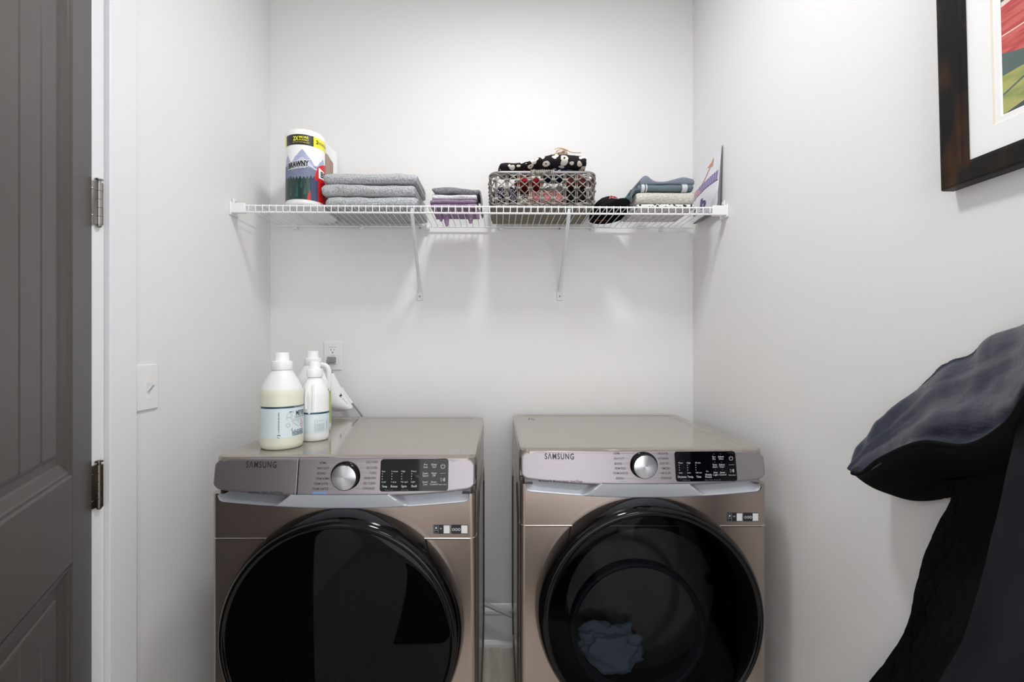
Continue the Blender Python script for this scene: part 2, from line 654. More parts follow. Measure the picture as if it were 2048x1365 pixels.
def hinge(z, mt):
    mb = MB()
    x, y = -0.9750, 1.112
    hh = .052
    for k in range(5):
        a, b2 = z - hh + 2 * hh * k / 5, z - hh + 2 * hh * (k + 1) / 5
        mb.lathe([(.0080, a + .0002), (.0083, a + .0005), (.0083, b2 - .0005), (.0080, b2 - .0002)], 16, (x, y, 0))
    mb.lathe([(.004, z + hh - .001), (.004, z + hh + .005), (.0085, z + hh + .006), (.0085, z + hh + .009), (.003, z + hh + .0105)], 16, (x, y, 0))
    mb.lathe([(.003, z - hh - .006), (.0055, z - hh - .003), (.0055, z - hh + .001)], 16, (x, y, 0))
    mb.box((x - .004, y - .030, z - hh), (x - .001, y, z + hh), bev=.0006)
    for dz in (-.032, .032):
        mb.lathe([(.0035, 0), (.003, .0015), (0, .002)], 10, (x - .0005, y - .019, z + dz))
    mb.build('hinge', mt, door, auto=35)


hinge(1.640, M['nickel'])
hinge(0.951, M['nickel_dk'])


# dark patterned rug on the open floor in front of the machines
mb = MB()
mb.box((-.42, -1.25, 0), (.50, .27, .009), 0, .004)
rug = mb.build('floor_mat', [blobs('patterned_pile', rgb(30, 29, 31), rgb(74, 70, 68), 26, .12, .5, True)])
tag(rug, 'dark patterned mat on the floor in front of the two machines', 'mat')

# ------------------------------------------------------------------ laundry machines
def smooth01(t):
    t = max(0.0, min(1.0, t))
    return t * t * (3 - 2 * t)


def pillow(mb, x0, x1, bot, top, yf, depth, r, mi=0, nx=64, nzr=20, k0=1, k1=1):
    """raised panel between two outline curves with softened edges"""
    xs = []
    for i in range(nx + 1):
        t = i / nx
        xs.append(x0 + (x1 - x0) * (0.5 - 0.5 * math.cos(pi * t)))

    def pt(i, j):
        x = xs[i]
        t = 0.5 - 0.5 * math.cos(pi * j / nzr)
        zb, zt = bot(x), top(x)
        z = zb + (zt - zb) * t
        d = min((x - x0) * k0, (x1 - x) * k1, z - zb, zt - z)
        p = 0.0
        if d < r:
            q = 1 - d / r
            p = r * (1 - math.sqrt(max(0, 1 - q * q)))
        return (x, yf(x, z) + p, z)
    mb.grid(pt, nx + 1, nzr + 1, mi)
    rim = [pt(i, 0) for i in range(nx + 1)] + [pt(nx, j) for j in range(1, nzr + 1)] + [pt(i, nzr) for i in range(nx - 1, -1, -1)] + [pt(0, j) for j in range(nzr - 1, 0, -1)]
    k = len(rim)
    mb.add(rim + [(p[0], depth, p[2]) for p in rim], [(i, (i + 1) % k, k + (i + 1) % k, k + i) for i in range(k)], mi)


def machine(name, label, cat, X0, Y0, washer):
    W2, H, DP = .347, 1.003, (.67 if washer else .652)
    root = thing(name, (X0, Y0 + .33, 0), label, cat)

    def wr(mb):
        mb.v = [(p[0] + X0, p[1] + Y0, p[2]) for p in mb.v]
        return mb

    # cabinet: sides with pressed panels
    mb = MB()
    mb.box((-W2, .065, 0.0), (W2, DP, .978), bev=.004, seg=2)
    for s in (-1, 1):
        xo = s * W2

        def oct_(inset, d):
            a, b2, z0, z1, c = .085 + inset, DP - .05 - inset, .13 + inset, .86 - inset, .075
            return [(xo + s * d, y, z) for y, z in ((a + c, z0), (b2 - c, z0), (b2, z0 + c), (b2, z1 - c), (b2 - c, z1), (a + c, z1), (a, z1 - c), (a, z0 + c))]
        R = [oct_(0, .0002), oct_(.008, .005), oct_(.022, .005), oct_(.032, -.003)]
        for A, B in zip(R[:-1], R[1:]):
            mb.add(A + B, [(i, (i + 1) % 8, 8 + (i + 1) % 8, 8 + i) for i in range(8)], 0, False)
        mb.add(R[-1], [tuple(range(8))])
    wr(mb).build('cabinet', M['champ_side'], root)

    # top with a slightly sunken field
    mb = MB()

    def rr(x0, x1, y0, y1, r, z, n=8, rf=None):
        rf = r if rf is None else rf
        o = []
        for cx, cy, a0, q in ((x1 - r, y1 - r, 0, r), (x0 + r, y1 - r, pi / 2, r), (x0 + rf, y0 + rf, pi, rf), (x1 - rf, y0 + rf, 1.5 * pi, rf)):
            for i in range(n + 1):
                a = a0 + pi / 2 * i / n
                o.append((cx + q * math.cos(a), cy + q * math.sin(a), z))
        return o
    rings = [rr(-W2, W2, -.002, DP, .035, .972, rf=.03), rr(-W2, W2, -.002, DP, .035, .995, rf=.03), rr(-W2 + .0015, W2 - .0015, -.0005, DP - .0015, .034, .9992, rf=.029),
             rr(-W2 + .006, W2 - .006, .004, DP - .006, .03, 1.002, rf=.026), rr(-W2 + .013, W2 - .013, .011, DP - .013, .026, H, rf=.022),
             rr(-W2 + .040, W2 - .040, .030, DP - .036, .02, H, rf=.02), rr(-W2 + .048, W2 - .048, .036, DP - .044, .016, H - .0022, rf=.016)]
    k = len(rings[0])
    for A, B in zip(rings[:-1], rings[1:]):
        mb.add(A + B, [(i, (i + 1) % k, k + (i + 1) % k, k + i) for i in range(k)], 0, True)
    mb.add(rings[-1], [tuple(range(k))])
    if not washer:
        fn = lambda u, v: (u, v, H - .0015)
        mb.strip(fn, [(-.285, .515), (-.285, .545), (-.272, .545)], .004)
        mb.strip(fn, [(-.276, .512), (-.262, .512)], .004)
        mb.strip(fn, [(-.276, .528), (-.264, .528)], .003)
    wr(mb).build('top_panel', [M['champ_top'], M['inkg']], root, auto=40)

    # lower front with a round port, seam line
    mb = MB()
    yF = -.012
    CZ, CX, RH = .557, .006, .235
    NA = 128
    inner, outer = [], []
    zlo, zhi, xe = .02, .8585, W2 - .016
    for i in range(NA):
        a = 2 * pi * i / NA
        c, s = math.cos(a), math.sin(a)
        inner.append((CX + RH * c, yF, CZ + RH * s))
        ts = []
        if abs(c) > 1e-9:
            ts.append(((xe if c > 0 else -xe) - CX) / c)
        if abs(s) > 1e-9:
            ts.append(((zhi if s > 0 else zlo) - CZ) / s)
        t = min(x for x in ts if x > 0)
        outer.append((CX + t * c, yF, CZ + t * s))
    mb.add(inner + outer, [(i, (i + 1) % NA, NA + (i + 1) % NA, NA + i) for i in range(NA)])
    mb.add([(xe, yF, zlo), (-xe, yF, zlo), (xe, yF, zhi), (-xe, yF, zhi)], [])
    # corner fillers so that the outline stays square
    for sx in (-1, 1):
        for zc in (zlo, zhi):
            near = sorted(outer, key=lambda p: (p[0] - sx * xe) ** 2 + (p[2] - zc) ** 2)[:2]
            mb.add([near[0], near[1], (sx * xe, yF, zc)], [(0, 1, 2)])
    # rounded upright corners
    for s in (-1, 1):
        def cp(i, j):
            a = pi / 2 * i / 8
            r = .016
            return (s * (xe + r * math.sin(a)), yF + r - r * math.cos(a), (zlo, .905)[j])
        mb.grid(cp, 9, 2, 0)
        mb.add([(s * W2, yF + .016, zlo), (s * W2, yF + .016, .905), (s * W2, .030, .905), (s * W2, .030, .975), (s * W2, .075, .975), (s * W2, .075, zlo)], [(0, 1, 2, 3, 4, 5)])
        cap_ = [(s * (xe + .016 * math.sin(a)), yF + .016 - .016 * math.cos(a), .905) for a in [pi / 2 * i / 8 for i in range(9)]]
        mb.add(cap_ + [(s * W2, .06, .905), (s * (xe - .02), .06, .905), (s * (xe - .02), yF, .905)], [tuple(range(12))])
    # strip that follows the curved lower edge of the trim
    def edge_z(x):
        return .865 + .018 * (abs(x) / .333) ** 1.8 + (.016 * (1 - math.sqrt(max(0, 1 - (1 - (.333 - abs(x)) / .016) ** 2))) if .333 - abs(x) < .016 else 0) + .001
    mb.grid(lambda i, j: (-xe + 2 * xe * i / 90, yF, zhi if j == 0 else edge_z(-xe + 2 * xe * i / 90)), 91, 2, 0, False)
    zs = .788
    pth = [(-W2 + .0006, .030, zs), (-W2 - .0008, .004, zs), (-W2 + .005, yF + .004, zs), (-xe, yF - .0006, zs), (xe, yF - .0006, zs), (W2 - .005, yF + .004, zs), (W2 + .0008, .004, zs), (W2 - .0006, .030, zs)]
    mb.tube(pth, .0017, 8, 1)  # highlight along the seam lip, drawn as a brighter line
    mb.tube([(p[0], p[1] + .0012, p[2] - .0028) for p in pth], .0012, 6, 2)
    wr(mb).build('front_panel', [M['champ'], M['line'], M['gap']], root)

    # control panel outline (smile shaped lower edge, round corners)
    ztop = .9965
    XE = .345

    def corner(x, x0, x1, r0, r1):
        z = 0.0
        if r0 and x - x0 < r0:
            q = 1 - (x - x0) / r0
            z = max(z, r0 * (1 - math.sqrt(max(0, 1 - q * q))))
        if r1 and x1 - x < r1:
            q = 1 - (x1 - x) / r1
            z = max(z, r1 * (1 - math.sqrt(max(0, 1 - q * q))))
        return z

    def zb0(x):
        return (.9010 if washer else .9035) + .016 * (abs(x) / XE) ** 3

    def yp(x, z):
        return -.026 + .012 * (x / XE) ** 2 + (z - .90) * .16

    xsplit = -.118 if washer else None

    def panel(x0, x1, r0, r1):
        mb = MB()
        pillow(mb, x0, x1, lambda x: zb0(x) + corner(x, x0, x1, r0 * .75, r1 * .75), lambda x: ztop - corner(x, x0, x1, r0, r1), yp, .068, .006, 0, k0=1 if r0 else 6, k1=1 if r1 else 6)
        return mb

    kk = .9885 if washer else .9845

    def mp(u, v):
        return (u + X0) * kk - X0, ZC - (ZC - v) * kk

    def on_panel(off):
        def g(u, v):
            u, v = mp(u, v)
            return (u, yp(u, v) - off, v)
        return g
    fp = on_panel(.0004)
    K = 1 / 760
    if washer:
        mb = panel(-XE, xsplit - .0008, .028, .0)
        mb.text('S\u039bMSUNG', fp, -.2243, .9775, .0165, .083, 1, bold=.022, sp=1.22)
        mb.text('SuperSpeed  Steam  SmartThings', fp, -.207, .9075, .0058, .094, 1, bold=.012)
        mb.strip(fp, [(-.149, .904), (-.149, .911), (-.142, .911), (-.142, .904)], .0007, 2, True)
        dr = wr(mb).build('detergent_drawer', [M['champ_panel'], M['ink'], M['inkg']], root)
        mb = panel(xsplit + .0008, XE, .0, .028)
    else:
        mb = panel(-XE, XE, .028, .028)
        mb.text('S\u039bMSUNG', fp, -.2335, .977, .0165, .083, 1, bold=.022, sp=1.22)
        mb.text('MultiSteam\u2122  Moisture Sensor  SmartThings', fp, -.2315, .909, .0062, .123, 1, bold=.012)
    KX, KZ = (.003, .9485) if washer else (.0054, .9525)
    if washer:
        left = [('NORMAL', -.0485, .983), ('HEAVY DUTY', -.0415, .969), ('BEDDING', -.0505, .956), ('STEAM NORMAL', -.038, .943), ('STEAM WHITES', -.042, .930), ('STEAM SANITIZE', -.040, .917)]
        right = [('QUICK WASH', .0865, .985), ('DELICATES', .0855, .970), ('TOWELS', .084, .957), ('RINSE+SPIN', .0835, .944), ('SELF CLEAN', .082, .931), ('DOWNLOADED', .081, .918)]
    else:
        left = [('NORMAL', -.060, .986), ('HEAVY DUTY', -.048, .972), ('BEDDING', -.056, .958), ('PERM PRESS', -.046, .945), ('STEAM SANITIZE', -.040, .932), ('REFRESH', -.053, .918)]
        right = [('DELICATES', .076, .986), ('ACTIVEWEAR', .077, .972), ('QUICK DRY', .0785, .959), ('TIME DRY', .080, .945), ('AIR FLUFF', .081, .932), ('DOWNLOADED', .083, .919)]
    for s, x, z in left:
        wd = len(s) * .0031
        mb.text(s, fp, x, z, .0062, wd, 1, 'R', .008)
        e = KX - math.sqrt(max(0, .041 ** 2 - min(.041, abs(z - KZ)) ** 2)) - .002
        if e > x + .003:
            mb.strip(fp, [(x + .002, z), (e, z)], .0006, 2)
    for s, x, z in right:
        wd = len(s) * .0031
        mb.text(s, fp, x, z, .0062, wd, 1, 'R', .008)
        e = KX + math.sqrt(max(0, .041 ** 2 - min(.041, abs(z - KZ)) ** 2)) + .002
        if e < x - wd - .003:
            mb.strip(fp, [(x - wd - .002, z), (e, z)], .0006, 2)
    if washer:
        mb.rect(fp, -.082, -.042, .9035, .9095, 3)
    else:
        mb.text('Steam', fp, -.052, .909, .004, .026, 3)
    dx0, dx1, dz0, dz1 = (.0945, .2735, .910, .9915) if washer else (.0945, .271, .909, .9905)
    mb.text('3 sec', fp, dx1 + .012, dz1 - .006, .003, .012, 2)
    cp_ = wr(mb).build('control_panel', [M['champ_panel'], M['ink'], M['inkg'], M['inkb'], M['inko']], root)

    # display
    mb = MB()
    r = .007

    def rrect(a, b2, c, d, off):
        o = []
        for cx, cz, a0 in ((b2 - r, d - r, 0), (a + r, d - r, pi / 2), (a + r, c + r, pi), (b2 - r, c + r, 1.5 * pi)):
            for i in range(5):
                t = a0 + pi / 2 * i / 4
                o.append((cx + r * math.cos(t), cz + r * math.sin(t)))
        return [on_panel(off)(x, z) for x, z in o]
    A, B = rrect(dx0, dx1, dz0, dz1, -.002), rrect(dx0, dx1, dz0, dz1, .0012)
    k = len(A)
    mb.add(A + B, [(i, (i + 1) % k, k + (i + 1) % k, k + i) for i in range(k)], 0)
    nx = 16
    # front as vertical columns so that it follows the panel's bow
    mb.add(B, [tuple(range(k))], 0)
    fd = on_panel(.0020)
    DWd, DH = dx1 - dx0, dz1 - dz0

    def du(t):
        return dx0 + DWd * t

    def dv(t):
        return dz1 - DH * t
    h = .0058
    if washer:
        cols = [(.07, 'Temp', 'Hot', 'Cold'), (.21, 'Rinse', '5 times', '1 time'), (.355, 'Spin', 'High', 'No spin'), (.50, 'Soil', 'Heavy', 'Light')]
        grid_ = [(.665, .17, 'Pre', 'Soak'), (.79, .17, 'Delay', 'End'), (.665, .44, 'Super', 'Speed'), (.79, .44, 'Alarm', 'Off'), (.665, .71, 'Smart', 'Care'), (.79, .71, 'Smart', 'Control')]
        bots = [(.14, 'Preset Lock'), (.37, 'Drum Clean')]
    else:
        cols = [(.10, 'Dryness', 'More', 'Less'), (.235, 'Temp.', 'High', 'Low'), (.37, 'Time', '30 min', '120 min')]
        grid_ = [(.64, .17, 'Eco', 'Dry'), (.755, .17, 'Adjust', 'Time\u2227'), (.645, .44, 'Damp', 'Alert'), (.76, .44, 'Adjust', 'Time\u2228'), (.65, .70, 'Drum', 'Light'), (.765, .70, 'Smart', 'Control')]
        bots = [(.17, 'Preset Lock'), (.53, 'Filter Clean'), (.67, 'Preset Off')]
        mb.text('On', fd, du(.515), dv(.66), .0042, None, 1)
        mb.text('Wrinkle', fd, du(.53), dv(.77), .0055, .019, 1, bold=.01)
        mb.text('Prevent', fd, du(.53), dv(.845), .0055, .019, 1, bold=.01)
    for t, a, b2, c in cols:
        mb.text(a, fd, du(t), dv(.835), h, len(a) * .0035, 1, bold=.01)
        mb.text(b2, fd, du(t - .045), dv(.37), .0042, None, 1, 'L')
        mb.text(c, fd, du(t - .045), dv(.70), .0042, None, 1, 'L')
        for q in (.45, .53, .61):
            mb.rect(fd, du(t - .043), du(t - .043) + .0018, dv(q) - .001, dv(q) + .001, 1)
    for t, q, a, b2 in grid_:
        mb.text(a, fd, du(t), dv(q), .0048, len(a) * .0029, 1, bold=.006)
        mb.text(b2, fd, du(t), dv(q + .075), .0048, len(b2) * .0029, 1, bold=.006)
        mb.rect(fd, du(t) - .0015, du(t) + .0015, dv(q - .085) - .0005, dv(q - .085) + .0005, 2)
    for t, a in bots:
        mb.text(a, fd, du(t), dv(.945), .0036, len(a) * .0019, 2)
    cx, cz = du(.92), dv(.235)
    arc = [(cx + .0052 * math.sin(a), cz + .0052 * math.cos(a)) for a in [.6 + (2 * pi - 1.2) * i / 20 for i in range(21)]]
    mb.strip(fd, arc, .0011, 1)
    mb.strip(fd, [(cx, cz + .0012), (cx, cz + .0065)], .0011, 1)
    cz = dv(.65)
    mb.strip(fd, [(cx - .005, cz - .0045), (cx - .005, cz + .0045), (cx + .0022, cz)], .0010, 1, True)
    mb.rect(fd, cx + .0026, cx + .0038, cz - .0045, cz + .0045, 1)
    mb.rect(fd, cx + .0048, cx + .0060, cz - .0045, cz + .0045, 1)
    mb.text('Hold to Start', fd, cx, dv(.795), .0034, .021, 1)
    mb.rect(fd, cx - .008, cx + .008, dv(.45) - .0003, dv(.45) + .0003, 1)
    mb.rect(fd, cx - .010, cx + .009, dv(.05) - .0002, dv(.05) + .0002, 2)
    wr(mb).build('display', [M['glassb'], M['inkw'], M['inkg']], cp_)

    # dial
    mb = MB()
    KX, KZ = mp(KX, KZ)
    y0 = yp(KX, KZ)
    mb.lathe([(.0385, .004), (.0385, -.002), (.0375, -.0035), (.0365, -.0045), (.0345, -.006), (.0340, -.0125), (.0330, -.0145), (.0322, -.0150)], 64, (KX, y0, KZ), 0, axis='Y', cap=False)
    kd = wr(mb).build('dial', M['gloss'], root, auto=35)
    mb = MB()
    mb.lathe([(.0323, -.0146), (.0318, -.0160), (.0308, -.0164), (.0002, -.0154)], 96, (KX, y0, KZ), 0, axis='Y', cap=False)
    nb = wr(mb).build('dial_cap', M['knob'], kd, auto=35)

    # silver trim with scooped finger grips at both ends
    mb = MB()
    TX = .333
    nxs, nt_ = 150, 22

    def zt0(x):
        return .865 + .018 * (abs(x) / TX) ** 1.8 + corner(x, -TX, TX, .016, .016)
    if washer:
        xl, xr, dl, dr_ = -.135, .125, .060, .032
    else:
        xl, xr, dl, dr_ = -.125, .125, .032, .032

    def tp(i, j):
        x = -TX + 2 * TX * i / nxs
        t = j / nt_
        z0, z1 = zt0(x), zb0(x) + .006
        z = z0 + (z1 - z0) * t
        y = -.0135 + .002 * (x / TX) ** 2 - .0145 * t
        ed = max(0, 1 - t / .10)
        y += .004 * ed * ed
        sl = .050 * (1 - t)
        wl = smooth01((xl - sl - x) / .010 + .5)
        wr_ = smooth01((x - (xr + sl)) / .010 + .5)
        sc_ = t ** .9
        deep = math.sin(min(1, t * 1.3) * pi / 2)
        y += wl * (dl + .018) * (deep if washer else sc_) + wr_ * (dr_ + .020) * sc_
        return (x, y, z)
    mb.grid(tp, nxs + 1, nt_ + 1, 0)
    lowr = [tp(i, 0) for i in range(nxs + 1)]
    mb.add(lowr + [(p[0], .004, p[2]) for p in lowr], [(i, i + 1, nxs + 2 + i, nxs + 1 + i) for i in range(nxs)], 0)
    mb.tube([(p[0], p[1] - .0004, p[2] - .0002) for p in lowr], .0011, 6, 1)
    wr(mb).build('handle_trim', [M['silver'], M['line']], root, auto=50)

    # door: ring, glass, drum behind
    mb = MB()
    c = (CX, yF, CZ)
    mb.lathe([(.225, -.002), (.311, -.001), (.3105, -.010), (.308, -.030), (.304, -.046), (.300, -.056), (.296, -.0625), (.2915, -.066), (.288, -.0662), (.282, -.063), (.280, -.0610)], 128, c, 0, axis='Y', cap=False)
    rg = wr(mb).build('door_ring', M['gloss'], root, auto=50)
    mb = MB()
    prof = [(.281, -.0610)] + [(.281 * math.cos(a), -.061 - .009 * math.sin(a)) for a in [pi / 2 * i / 10 for i in range(1, 11)]]
    prof[-1] = (.0003, -.070)
    mb.lathe(prof, 128, c, 0, axis='Y', cap=False)
    wr(mb).build('door_glass', M['door_glass'] if not washer else M['gloss_glass'], rg)
    mb = MB()
    prof = [(.225, -.001), (.226, .05), (.226, .30), (.20, .315), (.0003, .32)]
    mb.lathe(prof, 64, c, 0, axis='Y', cap=False)
    if not washer:
        for q in range(3):
            a = 2 * pi * (q + .1) / 3
            mb.tube([(CX + .216 * math.cos(a), yF + .06, CZ + .216 * math.sin(a)), (CX + .212 * math.cos(a), yF + .29, CZ + .212 * math.sin(a))], .012, 8, 0)
    wr(mb).build('drum', M['gap'] if washer else M['drum'], root)
    if not washer:
        mb = MB()
        mb.lathe([(.186, -.004), (.186, -.028), (.180, -.034), (.172, -.030), (.170, -.004)], 96, (CX - .03, yF, CZ - .045), 0, axis='Y', cap=False)
        wr(mb).build('inner_window_rim', mat('dark_window_rim', rgb(48, 48, 62), .3), rg)

    # energy / scan label, left plain where the codes were
    mb = MB()
    sx0, sx1, sz0, sz1 = (.2360, .3265, .8000, .8235) if washer else (.2345, .3225, .8000, .8240)
    fs_ = lambda u, v: (u, yF - .0006, v)
    wd = sx1 - sx0
    mb.rect(fs_, sx0, sx0 + wd * .485, sz0, sz1, 0)
    mb.rect(fs_, sx0 + wd * .52, sx1, sz0, sz1, 0)
    ff = lambda u, v: (u, yF - .0010, v)
    mb.rect(ff, sx0 + wd * .30, sx0 + wd * .475, sz0 + .0015, sz1 - .0012, 1)
    mb.rect(ff, sx0 + wd * .81, sx1 - .001, sz0 + .0015, sz1 - .0012, 1)
    mb.rect(ff, sx0 + wd * .06, sx0 + wd * .10, sz0 + .013, sz0 + .018, 1)
    mb.strip(ff, [(sx0 + .002, sz0 + .002), (sx0 + .002, sz1 - .002), (sx0 + wd * .14, sz1 - .002), (sx0 + wd * .14, sz0 + .002)], .0005, 2, True)
    mb.strip(ff, [(sx0 + .002, sz0 + .009), (sx0 + wd * .14, sz0 + .009)], .0005, 2)
    for q in range(3):
        rr_ = .0012 + .0016 * q
        ux, uz = sx0 + wd * .22, sz0 + .011
        mb.strip(ff, [(ux + rr_ * math.sin(a), uz + rr_ * math.cos(a)) for a in (-.8, -.4, 0, .4, .8)], .0007, 2)
    mb.text('000', ff, sx0 + wd * .665, (sz0 + sz1) / 2, .008, wd * .24, 2)
    wr(mb).build('sticker', [M['black'], M['sticker_white'], M['inkw']], root)
    return root


WX, WY = -.4055, 1.205
DX, DY = .409, 1.290
machine('washing_machine', 'champagne front-load washer with detergent bottles on its top', 'washing machine', WX, WY, True)
machine('dryer', 'champagne front-load dryer with a bare top and clothes behind its round glass', 'dryer', DX, DY, False)


def lump(name, mt, c, size, seed, amp=.3, parent=None, nu=36, nv=20, sq=0.6, freq=3.0, flat=True):
    """crumpled cloth heap"""
    mb = MB()

    def f(i, j):
        a = 2 * pi * i / nu
        b2 = -pi / 2 + pi * j / (nv - 1)
        cx, sx_ = math.cos(a), math.sin(a)
        cb, sb = math.cos(b2), math.sin(b2)
        sg = lambda t, p: math.copysign(abs(t) ** p, t)
        p = Vector((sg(cx, sq) * sg(cb, sq), sg(sx_, sq) * sg(cb, sq), sg(sb, sq)))
        q = p * freq + Vector((seed * 3.7, seed * 1.3, seed))
        k = 1 + amp * (noise.noise(q) + .5 * noise.noise(q * 2.3)) - amp * .35 * abs(noise.noise(q * 1.7 + Vector((5, 1, 2))))
        return (c[0] + p.x * size[0] * k, c[1] + p.y * size[1] * k, c[2] + p.z * size[2] * (k if sb > -.3 or not flat else 1))
    mb.grid(f, nu, nv, 0, True, cu=True)
    return mb.build(name, mt, parent)


o = lump('clothes_heap', [add_bump(mat('washed_blue_grey_cloth', rgb(176, 190, 202), .9), 60, .3, .003)], (.315, 1.318, .412), (.085, .036, .062), 11, .42, nu=72, nv=40, freq=1.7)
tag(o, 'rumpled pale blue clothes lying in the dryer drum behind the round glass', 'clothes')

# ------------------------------------------------------------------ wire shelf
SZ = 1.8125
SY0, SY1 = 1.682, 1.955
sx0, sx1 = XL + .004, XR - .004


def sz(x):
    return SZ - .0045 * (x - XL) / (XR - XL) * 2


shelf = thing('wire_shelf', (-.07, 1.82, SZ), 'white ventilated wire shelf spanning the alcove between the two side walls', 'shelf')
mb = MB()
xw = -.945
LIP = .024
while xw < .80:
    z = sz(xw)
    mb.tube([(xw, SY1 + .001, z - .002), (xw, SY1 - .012, z + .002), (xw, 1.80, z + .002), (xw, SY0 + .010, z + .002), (xw, SY0 + .004, z + .0030), (xw, SY0 - .0022, z + .0028), (xw, SY0 - .0046, z - .002), (xw, SY0 - .0046, z - LIP)], .0017, 6, 0)
    xw += .0254
mb.build('deck_wires', M['wire'], shelf)
MB().tube([(sx0, SY0, sz(sx0)), (sx1, SY0, sz(sx1))], .0033, 10).build('front_rod', M['wire'], shelf)
MB().tube([(sx0, SY0 - .0005, sz(sx0) - LIP), (sx1, SY0 - .0005, sz(sx1) - LIP)], .0036, 10).build('lip_rod', M['wire'], shelf)
MB().tube([(-.955, SY1, sz(-.955) - .003), (.838, SY1, sz(.838) - .003)], .0033, 10).build('back_rod', M['wire'], shelf)
for px in (590, 723, 855, 1002, 1185, 1323):
    x = (px - VX) * 1.955 / FPX
    z = sz(x) - .003
    mb = MB()
    mb.box((x - .008, SY1 - .006, z - .012), (x + .008, YB, z + .009), 0, .003)
    mb.lathe([(.0045, -.001), (.0045, -.004), (.003, -.005), (0, -.005)], 12, (x, SY1 - .004, z - .004), 1, axis='Y')
    mb.build('wall_clip', [M['wire'], M['brace']], shelf)
for s, xwall in ((1, XL), (-1, XR)):
    z = sz(xwall)
    mb = MB()
    a, b2 = xwall, xwall + s * .056
    mb.box((min(a, b2), SY0 - .010, z - LIP - .005), (max(a, b2), SY0 + .008, z + .0075), 0, .003)
    a, b2 = xwall, xwall + s * .007
    mb.box((min(a, b2), SY0 - .014, z - LIP - .012), (max(a, b2), SY0 + .04, z + .012), 0, .003)
    mb.box((min(a, b2), SY0 + .004, z + .008), (max(a, b2), SY0 + .028, z + .032), 0, .004)
    x = xwall + s * .008
    mb.tube([(xwall + s * .006, SY0 + .016, z + .020), (xwall + s * .0105, SY0 + .016, z + .020)], .004, 10, 1)
    mb.build('end_clamp', [M['wire'], M['brace']], shelf)
for xt, xb in ((-.3185, -.3385), (.2625, .2675)):
    mb = MB()
    zt, zb = sz(xt) - LIP, 1.512
    top = Vector((xt, SY0 + .002, zt - .002))
    bot = Vector((xb, YB - .008, zb + .03))
    mb.tube([top + Vector((0, -.002, .020)), top, top.lerp(bot, .33), top.lerp(bot, .66), bot, bot + Vector((0, .004, -.014))], [.0045, .0072, .0072, .0072, .0072, .0072], 12)
    mb.box((xb - .013, YB - .005, zb - .022), (xb + .013, YB, zb + .024), 0, .0024)
    mb.lathe([(.0042, 0), (.004, -.002), (.002, -.003), (0, -.003)], 12, (xb, YB - .005, zb - .004), 1, axis='Y')
    mb.lathe([(.0042, 0), (.004, -.002), (0, -.003)], 10, (xb + (.004 if xt < 0 else -.004), SY1 - .004, sz(xt) - .010), 1, axis='Y')
    mb.build('brace', [M['brace'], M['nickel']], shelf)

DECK = lambda x: sz(x) + .0042


# ------------------------------------------------------------------ folded cloths
def folded(name, label, cat, x0, x1, y0, y1, z0, z1, mt, seed, group=None, amp=.003, layers=2, skew=0.0, ends=.010, sag=0.0, mid_mat=None, dips=None):
    """a cloth folded over itself with its fold at the front edge"""
    h = z1 - z0
    R = h / 2
    pts = []

    def seg(a, b2, n):
        for i in range(n):
            t = i / n
            pts.append((a[0] + (b2[0] - a[0]) * t, a[1] + (b2[1] - a[1]) * t))
    fr = min(R, (y1 - y0) * .3)
    seg((y1, z0), (y0 + fr, z0), 12)
    for i in range(14):
        a = -pi / 2 - pi * i / 14
        pts.append((y0 + fr + fr * math.cos(a), z0 + R + R * math.sin(a)))
    seg((y0 + fr, z1), (y1, z1), 12)
    zm = z0 + R
    g = min(.0012, h * .05)
    seg((y1, z1), (y1, zm + g), 3)
    seg((y1, zm + g), (y0 + fr * 1.2, zm + g), 6)
    seg((y0 + fr * 1.2, zm + g), (y0 + fr * 1.2, zm - g), 1)
    seg((y0 + fr * 1.2, zm - g), (y1, zm - g), 6)
    seg((y1, zm - g), (y1, z0), 3)
    n = len(pts)
    nx = 48
    mb = MB()

    def f(i, j):
        t = i / nx
        x = x0 + (x1 - x0) * t
        y, z = pts[j]
        e = min(x - x0, x1 - x)
        k = 1.0
        if e < ends:
            q = 1 - e / ends
            k = 1 - .30 * (1 - math.sqrt(max(0, 1 - q * q)))
        zz = z0 + (z - z0 - R) * k + R
        yy = y + (0 if k == 1 else (1 - k) * .02)
        u = (z - z0) / h
        a = amp * min(1, h / .02)
        dz = a * (nz(x * 9 + seed, y * 9, seed * 2.1) + .5 * nz(x * 24, y * 20 + seed, seed)) * (.15 + .85 * u)
        dy = a * 1.6 * nz(x * 8 + seed * 3, z * 20, seed) + a * .8 * nz(x * 22, z * 40, seed * 5)
        dx = a * 1.5 * nz(seed * 7 + y * 10, z * 30, t > .5) if e < .05 else 0
        if dips:
            dz += dips(t) * u
        dz -= sag * u * (2 * t - 1) ** 2
        return (x + dx + skew * (y - y0), yy + dy, zz + dz)
    mb.grid(f, nx + 1, n, 0, True, cv=True)
    mb.add([f(0, j) for j in range(n)], [tuple(range(n))], 0)
    mb.add([f(nx, j) for j in range(n)], [tuple(range(n))[::-1]], 0)
    o = mb.build(name, mt, auto=60)
    if label:
        tag(o, label, cat, group)
    return o


